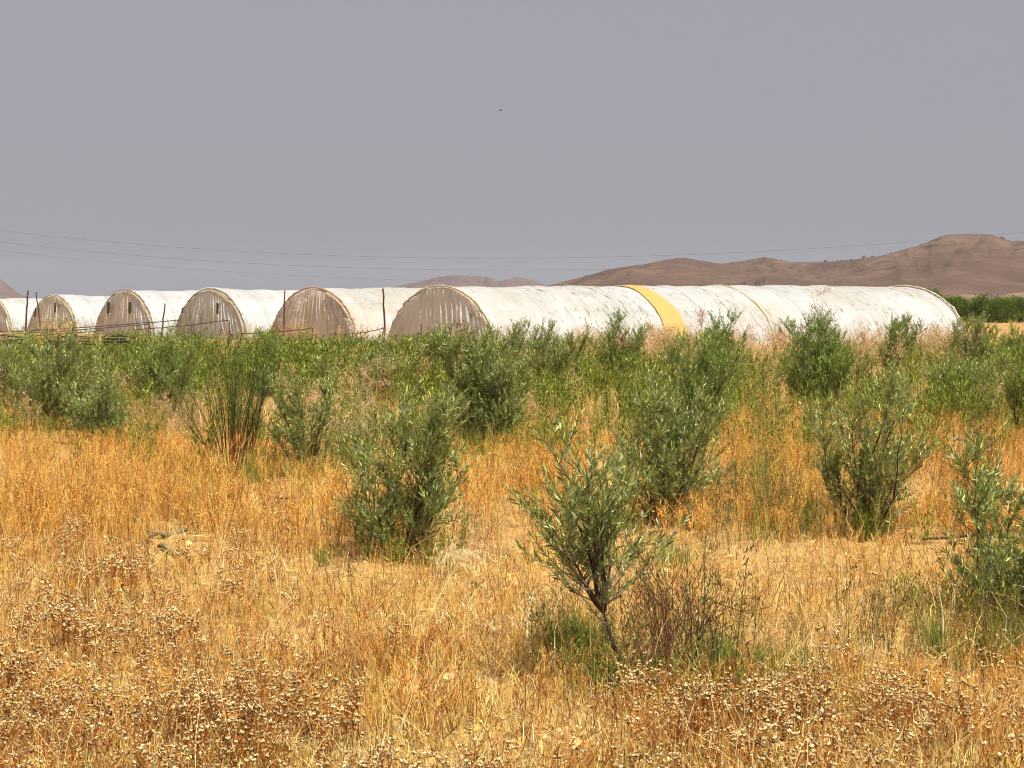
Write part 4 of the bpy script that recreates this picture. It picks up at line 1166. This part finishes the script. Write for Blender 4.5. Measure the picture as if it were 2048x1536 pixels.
# airy straw coloured seed weeds between the shrubs
AIRY = np.array([[.50, .35, .17], [.42, .27, .13], [.58, .43, .23]])
def airy_template(seed, H, nst, pal, spread=.22, fine=60, size=.012):
    g = np.random.default_rng(seed); a = Acc()
    for i in range(nst):
        b = np.array([g.normal(0, .05), g.normal(0, .05), 0.0]); d = unit(np.array([g.normal(0, spread), g.normal(0, spread), 1.0])); L = H * g.uniform(.75, 1.0)
        pts = [b]
        for k in range(5): d = unit(d + g.normal(0, .08, 3)); pts.append(pts[-1] + d * L / 5)
        P = np.array(pts)[None]; sa = g.random() * 6.28; col = pal[g.integers(0, len(pal))]
        for q_ in range(2):
            a.ribbons(P, np.linspace(.005, .0018, 6)[None], np.array([[math.cos(sa + q_ * 1.57), math.sin(sa + q_ * 1.57), 0]]), col[None])
        nb = 12; tb = g.uniform(1.8, 5, nb); j = np.minimum(tb.astype(int), 4); q = P[0][j] + (P[0][j + 1] - P[0][j]) * (tb - j)[:, None]
        dd = g.normal(0, .7, (nb, 3)) + np.array([0, 0, .9]); dd /= np.linalg.norm(dd, axis=1)[:, None]; lb = g.uniform(.15, .34, nb) * H * (1.25 - tb / 6)
        PB = np.stack([q, q + dd * (lb * .5)[:, None], q + dd * lb[:, None]], 1)
        S = np.cross(dd, g.normal(0, 1, (nb, 3))); S /= np.linalg.norm(S, axis=1)[:, None]
        a.ribbons(PB, np.tile([.0022, .0018, .001], (nb, 1)), S, np.tile(col, (nb, 1)))
        jj = g.integers(0, nb, fine); t2 = g.uniform(.3, 1, fine)[:, None]; q = PB[jj, 0] * (1 - t2) + PB[jj, 2] * t2
        d2 = dd[jj] + g.normal(0, .6, (fine, 3)); d2 /= np.linalg.norm(d2, axis=1)[:, None]; l2 = g.uniform(.04, .10, fine) * H
        S = np.cross(d2, g.normal(0, 1, (fine, 3))); S /= np.linalg.norm(S, axis=1)[:, None]
        a.ribbons(np.stack([q, q + d2 * (l2 * .6)[:, None], q + d2 * l2[:, None]], 1), np.tile([.0012, .001, .0008], (fine, 1)), S, np.tile(col, (fine, 1)))
        tp = q + d2 * l2[:, None]
        d3 = g.normal(0, 1, (fine, 3)); d3 /= np.linalg.norm(d3, axis=1)[:, None]; S = np.cross(d3, g.normal(0, 1, (fine, 3))); S /= np.linalg.norm(S, axis=1)[:, None]
        a.ribbons(np.stack([tp - d3 * size, tp, tp + d3 * size], 1), np.tile([size * .3, size * .8, size * .3], (fine, 1)), S, np.tile(col * 1.15, (fine, 1)) * g.uniform(.8, 1.2, (fine, 1)))
    return a.arrays()
tpl = [airy_template(700 + i, 1.0, 5, AIRY) for i in range(6)]
ac = Acc()
AZ = [(300, 720, 420, 60, 26, 1.1), (1100, 760, 500, 60, 26, 1.1), (1700, 770, 600, 60, 34, 1.05), (740, 790, 120, 60, 26, 1.25), (640, 860, 60, 50, 12, .9), (1190, 735, 60, 22, 12, 1.5), (1310, 745, 60, 30, 12, 1.55), (1860, 745, 90, 30, 22, 1.55), (1730, 750, 50, 22, 10, 1.5), (1560, 740, 90, 25, 16, 1.25), (200, 800, 90, 40, 14, 1.0),
      (30, 730, 60, 20, 10, 1.3), (60, 850, 120, 50, 22, .85), (350, 880, 80, 40, 14, .7), (1060, 850, 60, 30, 8, .7), (1950, 830, 100, 40, 14, .9), (600, 690, 30, 10, 5, 1.3), (130, 715, 50, 12, 12, 1.7), (1450, 740, 60, 20, 8, 1.45),
      (860, 900, 40, 40, 7, .8), (1180, 700, 250, 20, 16, 1.4), (1600, 715, 300, 20, 16, 1.35), (1900, 700, 260, 20, 18, 1.35), (1330, 700, 120, 20, 10, 1.4), (960, 715, 160, 20, 9, 1.3), (500, 700, 500, 15, 14, 1.3), (1700, 900, 100, 60, 12, .6), (950, 740, 120, 20, 8, 1.2)]
PP, SS = [], []
for (a, b, c, d, k, h_) in AZ:
    q = rng.normal(0, .5, (k, 2)); x, y = at(a + q[:, 0] * c, b + q[:, 1] * d)
    PP.append(np.stack([x, y, gz(x, y)], 1)); SS.append(rng.uniform(.75, 1.1, k) * h_)
pos = np.concatenate(PP); s_ = np.concatenate(SS); n_ = len(pos)
scatter(ac, tpl, pos, rng.random(n_) * 6.283, s_, tilt=.06, colmul=rng.lognormal(0, .12, (n_, 1)) * np.ones(3))
props(ac.build('airy_dry_weeds', M_DRY), 'airy straw coloured seed weeds between the shrubs', kind='stuff')

# clods and stones
g = rng; ac = Acc()
bm = []
for s in range(6):
    gg = np.random.default_rng(s)
    a1 = np.linspace(0, 6.283, 6, endpoint=False)
    r1 = gg.uniform(.7, 1.2, 6); r2 = gg.uniform(.4, .8, 6)
    V = np.concatenate([np.stack([np.cos(a1) * r1, np.sin(a1) * r1 * .8, np.full(6, -.25)], 1), np.stack([np.cos(a1 + .3) * r2, np.sin(a1 + .3) * r2 * .8, gg.uniform(.3, .7, 6)], 1), [[0, 0, .75]]])
    T = []
    for i in range(6):
        j = (i + 1) % 6; T += [(i, j, 6 + j), (i, 6 + j, 6 + i), (6 + i, 6 + j, 12)]
    bm.append((V, np.array(T), np.tile([1.0, 1, 1], (13, 1))))
X, Y, pos = sample(56000, XL, XR, 860, 1800, lambda X, Y: .25 + .75 * field(X, Y, BARE, .9))
n_ = len(pos)
scatter(ac, bm, pos, rng.random(n_) * 6.283, rng.lognormal(0, .65, n_) * .0085, colmul=np.array([.56, .38, .155]) * rng.lognormal(0, .35, (n_, 1)))
props(ac.build('clods', M_CLOD), 'crumbled clods and small stones on the bare strips', kind='stuff')

# ------------------------------------------------------------------ single plants and things one can point at
def single_airy(px, top, d, label, seed, nst=1, spread=.08, pal=None, H=None, name='dry_weed', fine=140, size=.012):
    z = HC + (HY - top) / F * d; H = z
    v, t, c = airy_template(seed, 1.0, nst, np.array([[.40, .30, .23]]) if pal is None else pal, spread, fine, size)
    x = (px - 1024) / F * d
    a = Acc(); a.add(v * H, t, c)
    o = a.build(name, M_DRY); o.location = (x, d, float(gz(x, d)) - 0.02)
    props(o, label, 'weed', 'tall bare weeds seen against the tunnels')
single_airy(1642, 576, 66, 'tallest airy dry weed against the white side of the near tunnel', 801, 1, .04, None, fine=420, size=.007)
single_airy(1612, 620, 66, 'smaller pinkish dry weed leaning beside the tallest one', 802, 1, .2, np.array([[.46, .30, .24]]), fine=200, size=.007)
single_airy(1405, 610, 62, 'pinkish dry weed right of the yellow band', 803, 1, .14, np.array([[.46, .28, .22]]), fine=260, size=.008)
single_airy(1440, 636, 60, 'grey bare weed between the pinkish one and the thin yellow strip', 804, 1, .14, np.array([[.24, .20, .18]]), fine=80)
single_airy(1580, 640, 62, 'low reddish dry weed at the foot of the thin yellow strip', 805, 2, .14, np.array([[.50, .24, .14]]), fine=80)
single_airy(1700, 640, 64, 'straw coloured dry weed right of the tallest one', 806, 2, .12, np.array([[.5, .36, .24]]), fine=90)
single_airy(1222, 650, 56, 'small reddish dry weed left of the yellow band', 807, 2, .2, np.array([[.40, .20, .14]]), fine=90, size=.014)
single_airy(30, 622, 90, 'small grey bare weed against the farthest tunnel', 808, 1, .1, np.array([[.26, .22, .19]]), fine=40)
single_airy(700, 618, 80, 'pale bare weed between the rusty curtain and the tall post', 809, 2, .2, np.array([[.5, .42, .34]]), fine=60)
single_airy(400, 606, 50, 'dark thin shoots rising before the grey pleated curtain', 810, 3, .12, np.array([[.06, .06, .04]]), fine=10, size=.004)
single_airy(925, 640, 46, 'brown spiky weed before the near tunnel curtain', 811, 2, .06, np.array([[.26, .17, .10]]), fine=100, size=.016)

# pale branching dead weed left of the central shrub, and dark one
def branchy(px, py, H, label, seed, col, nst=3, spread=.35, name='dead_weed', thick=.006):
    x, y = at(px, py); x, y = float(x), float(y); g = np.random.default_rng(seed); a = Acc()
    def rec(p, d, L, r, lv):
        pts = [p]
        for k in range(4): d = unit(d + g.normal(0, .12, 3) + np.array([0, 0, .03])); pts.append(pts[-1] + d * L / 4)
        a.tube([tuple(q) for q in pts], [r * (1 - .12 * k) for k in range(5)], col, 4)
        if lv > 0:
            for k in range(3 if lv > 1 else 4):
                j = g.integers(1, 5); d2 = unit(d + g.normal(0, .55, 3)); rec(pts[j], d2, L * g.uniform(.45, .75), r * .6, lv - 1)
    for i in range(nst):
        rec(np.array([g.normal(0, .02), g.normal(0, .02), -.02]), unit(np.array([g.normal(0, spread), g.normal(0, spread * .5), 1])), H * .6, thick, 3)
    o = a.build(name, M_BARK); o.location = (x, y, float(gz(x, y)))
    props(o, label, 'weed')
branchy(775, 940, 1.45, 'pale branching dead weed rising behind the full shrub left of centre', 21, (.56, .42, .28), 3, .25)
branchy(660, 930, 1.2, 'pale dead weed with crooked branches beside the open shrub', 22, (.56, .40, .24), 3, .2)
branchy(830, 930, .95, 'dark leafless weed before the yellow grass left of the central shrub', 23, (.10, .06, .04), 2, .12)
branchy(1335, 1400, 1.1, 'thin reddish brown leafless weed right of the young olive trunk', 24, (.14, .055, .03), 5, .04, thick=.0045)
branchy(1385, 1390, 1.0, 'thin dark leafless weed standing farthest right beside the young olive', 25, (.09, .04, .025), 3, .03, thick=.0045)
branchy(1290, 1410, .55, 'low reddish brown twiggy weed at the foot of the young olive', 26, (.20, .08, .045), 4, .12, thick=.0035)
branchy(1130, 1290, .62, 'dark slanting weed twigs left of the young olive trunk', 27, (.13, .09, .05), 4, .30, thick=.0035)
branchy(1970, 960, 1.0, 'dark brown weed twigs at the right edge above the grey green shrub', 28, (.13, .07, .05), 6, .15, thick=.004)
branchy(700, 1150, .35, 'low brown twiggy weed beside the pale upright reed', 29, (.25, .13, .08), 6, .5, thick=.003)
branchy(960, 1110, .55, 'pale broken dead stalks right of the full shrub left of centre', 30, (.52, .36, .22), 5, .6, thick=.005)

def reed(pxb, pyb, pxt, pyt, label, w0=.008, col=(.78, .62, .40)):
    x, y = at(pxb, pyb); x, y = float(x), float(y); d = y
    b = Vector((x, y, float(gz(x, y)))); t = unproj(pxt, pyt, d + .1)
    N_ = 9; P = np.array([[list(b.lerp(t, i / (N_ - 1)) - b + Vector((0.03 * math.sin(i / 8 * 3.1), 0, 0))) for i in range(N_)]])
    a = Acc()
    for sv in ((1, 0.2, 0), (0.3, 1, 0)):
        a.ribbons(P, (w0 * np.array([.6, .9, 1, 1, .9, .8, .6, .4, .15]))[None], np.array([sv], float), np.array([col], float))
    o = a.build('pale_reed', M_DRY); o.location = b
    props(o, label, 'dry stalk', 'pale dry upright stalks')
reed(736, 1112, 750, 980, 'pale curved upright stalk left of the full shrub', .010)
reed(1882, 1300, 1878, 1170, 'pale upright stalk below the second nearest olive shrub', .006)
reed(1525, 830, 1519, 795, 'short pale stalk in the yellow green grass on the right', .014)
reed(405, 900, 392, 790, 'pale stalk leaning left of the broom', .010)
reed(380, 885, 402, 866, 'bent pale leaf tip left of the broom', .014)
reed(66, 1290, 88, 1180, 'pale thin stalk among the seed heads at the left', .003)
reed(1175, 1440, 1170, 1330, 'thin straw stalk at the foot of the young olive', .002)

# drooping oat grass
def oat(px, py, H, label, seed, nb=60, az0=0.0):
    x, y = at(px, py); x, y = float(x), float(y)
    g = np.random.default_rng(seed); a = Acc()
    for i in range(nb):
        az = az0 + g.normal(0, .9); K = 9; L = H * g.uniform(.7, 1.15); ang = g.uniform(.05, .35); p = np.array([g.normal(0, .06), g.normal(0, .06), 0.]); pts = [p]
        for k in range(K - 1):
            ang += g.uniform(.12, .30); p = p + np.array([math.cos(az) * math.sin(ang), math.sin(az) * math.sin(ang), math.cos(ang)]) * L / (K - 1); pts.append(p)
        P = np.array(pts)[None]
        a.ribbons(P, np.linspace(.0016, .0008, K)[None], np.array([[-math.sin(az), math.cos(az), 0.2]]), np.array([[.74, .60, .30]]))
        nl = 14; j = g.integers(4, K, nl); q = P[0][j] + g.normal(0, .008, (nl, 3)); d = np.stack([g.normal(.2, .4, nl), g.normal(0, .4, nl), -np.abs(g.normal(.8, .3, nl))], 1); d /= np.linalg.norm(d, axis=1)[:, None]
        l = g.uniform(.018, .032, nl); S = np.cross(d, g.normal(0, 1, (nl, 3))); S /= np.linalg.norm(S, axis=1)[:, None]
        a.ribbons(np.stack([q, q + d * (l * .4)[:, None], q + d * l[:, None]], 1), np.stack([l * .05, l * .16, l * .02], 1), S, np.tile([.82, .70, .40], (nl, 1)) * g.uniform(.8, 1.1, (nl, 1)))
    o = a.build('oat_grass', M_DRY); o.location = (x, y, float(gz(x, y)))
    props(o, label, 'grass clump')
oat(885, 1135, .52, 'pale yellow oat grass drooping at the foot of the full shrub', 41, 70, 0.2)
oat(690, 1010, .55, 'yellowish arching grass clump left of the full shrub', 42, 50, 2.6)
oat(1060, 1330, .75, 'thin arching yellow green stems left of the young olive', 43, 26, 2.9)

# hose and plastic scraps on the ground
def hose(pts, r, label, col=(.02, .02, .022)):
    P = []
    for (a, b) in pts:
        x, y = at(a, b); P.append(Vector((float(x), float(y), float(gz(x, y)) + .05)))
    a = Acc(); b0 = P[0].copy(); a.tube([q - b0 for q in P], r, col, 7)
    o = a.build('irrigation_hose', M_PAINT, None, True); o.location = b0
    props(o, label, 'hose')
hose([(1846, 1085), (1865, 1083), (1890, 1082), (1915, 1081), (1940, 1079), (1975, 1079)], .014, 'black irrigation hose on the soil left of the grey green edge shrub')
hose([(555, 1013), (575, 1012), (590, 1013), (602, 1011)], .012, 'short piece of dark hose on the bare patch below the broom')
hose([(2005, 1085), (2030, 1088), (2060, 1084)], .03, 'bluish grey pipe end at the right edge behind the olive leaves', (.25, .28, .28))
hose([(1180, 1400), (1230, 1404), (1290, 1402)], .008, 'thin dark hose at the foot of the young olive')
def log(px0, py0, px1, py1, r, label):
    x0, y0 = at(px0, py0); x1, y1 = at(px1, py1)
    p0 = Vector((float(x0), float(y0), float(gz(x0, y0)) + r * 1.2)); p1 = Vector((float(x1), float(y1), float(gz(x1, y1)) + r))
    a = Acc(); pts = [p0.lerp(p1, i / 8) - p0 + Vector((0, 0, .02 * math.sin(i))) for i in range(9)]
    a.tube(pts, [r * (.6 + .4 * math.sin(i * 1.3) ** 2) for i in range(9)], (.22, .19, .11), 8)
    o = a.build('dead_branch', M_BARK, None, True); o.location = p0
    props(o, label, 'branch', 'grey weathered branches lying in the grass')
log(298, 1088, 372, 1078, .028, 'upper of the two grey weathered branches lying in the left grass')
log(318, 1102, 372, 1118, .030, 'lower of the two grey weathered branches lying in the left grass')
def scrap(px, py, s, label, seed):
    x, y = at(px, py); g = np.random.default_rng(seed)
    U, V = np.meshgrid(np.linspace(-1, 1, 7), np.linspace(-1, 1, 5))
    Z = .25 + g.random(U.shape) * .5
    a = Acc(); vv = np.stack([U * s + g.normal(0, s * .1, U.shape), V * s * .5, Z * s], -1).reshape(-1, 3); T = []
    for j in range(4):
        for i in range(6):
            q = j * 7 + i; T += [(q, q + 1, q + 8), (q, q + 8, q + 7)]
    a.add(vv, T, (.06, .05, .05)); o = a.build('plastic_scrap', M_PAINT); o.location = (float(x), float(y), float(gz(x, y)) + .01)
    props(o, label, 'scrap')
scrap(535, 1172, .07, 'crumpled dark plastic scrap on the strip at the left', 3)
scrap(955, 1172, .05, 'small dark scrap on the bare strip near the centre', 4)

# dark scrub and boulders dotted over the hills
wx_, yw_, zz_ = HILL
ac = Acc(); nr_, nc_ = wx_.shape
ii = rng.integers(4, nr_ // 2 - 14, 800); jj = rng.integers(180, nc_ - 30, 800)
keep = (zz_[ii, jj] > 4) & (fbm(wx_[ii, jj] / 160, yw_[ii, jj] / 260, 3, 5) > .50); ii, jj = ii[keep], jj[keep]
pos = np.stack([wx_[ii, jj], yw_[ii, jj], zz_[ii, jj]], 1); n_ = len(pos)
scatter(ac, bm, pos, rng.random(n_) * 6.283, rng.lognormal(0, .5, n_) * 1.25, colmul=np.array([.095, .065, .048]) * rng.lognormal(0, .25, (n_, 1)))
props(ac.build('hill_scrub', M_CLOD), 'dark scrub and boulders dotted over the brown hills', kind='stuff')

# ------------------------------------------------------------------ haze over the plain
hx0, hx1, hy0, hy1, hz0, hz1 = -9000, 9000, -9000, 9000, -6.0, 160.0
bm_ = bpy.data.meshes.new('haze')
bm_.from_pydata([(hx0, hy0, hz0), (hx1, hy0, hz0), (hx1, hy1, hz0), (hx0, hy1, hz0), (hx0, hy0, hz1), (hx1, hy0, hz1), (hx1, hy1, hz1), (hx0, hy1, hz1)], [],
                [(0, 3, 2, 1), (4, 5, 6, 7), (0, 1, 5, 4), (1, 2, 6, 5), (2, 3, 7, 6), (3, 0, 4, 7)])
HAZE_DENS = 0.42 / 6500
mh = bpy.data.materials.new('haze_air'); mh.use_nodes = True
mh.node_tree.nodes.clear()
oh = mh.node_tree.nodes.new('ShaderNodeOutputMaterial')
pv = mh.node_tree.nodes.new('ShaderNodeVolumePrincipled')
pv.inputs['Color'].default_value = (0.80, 0.80, 0.86, 1)
pv.inputs['Density'].default_value = HAZE_DENS
mh.node_tree.links.new(pv.outputs[0], oh.inputs['Volume'])
bm_.materials.append(mh)
oh_ = bpy.data.objects.new('haze', bm_); C.objects.link(oh_)
props(oh_, 'thin dusty haze over the plain', kind='stuff')
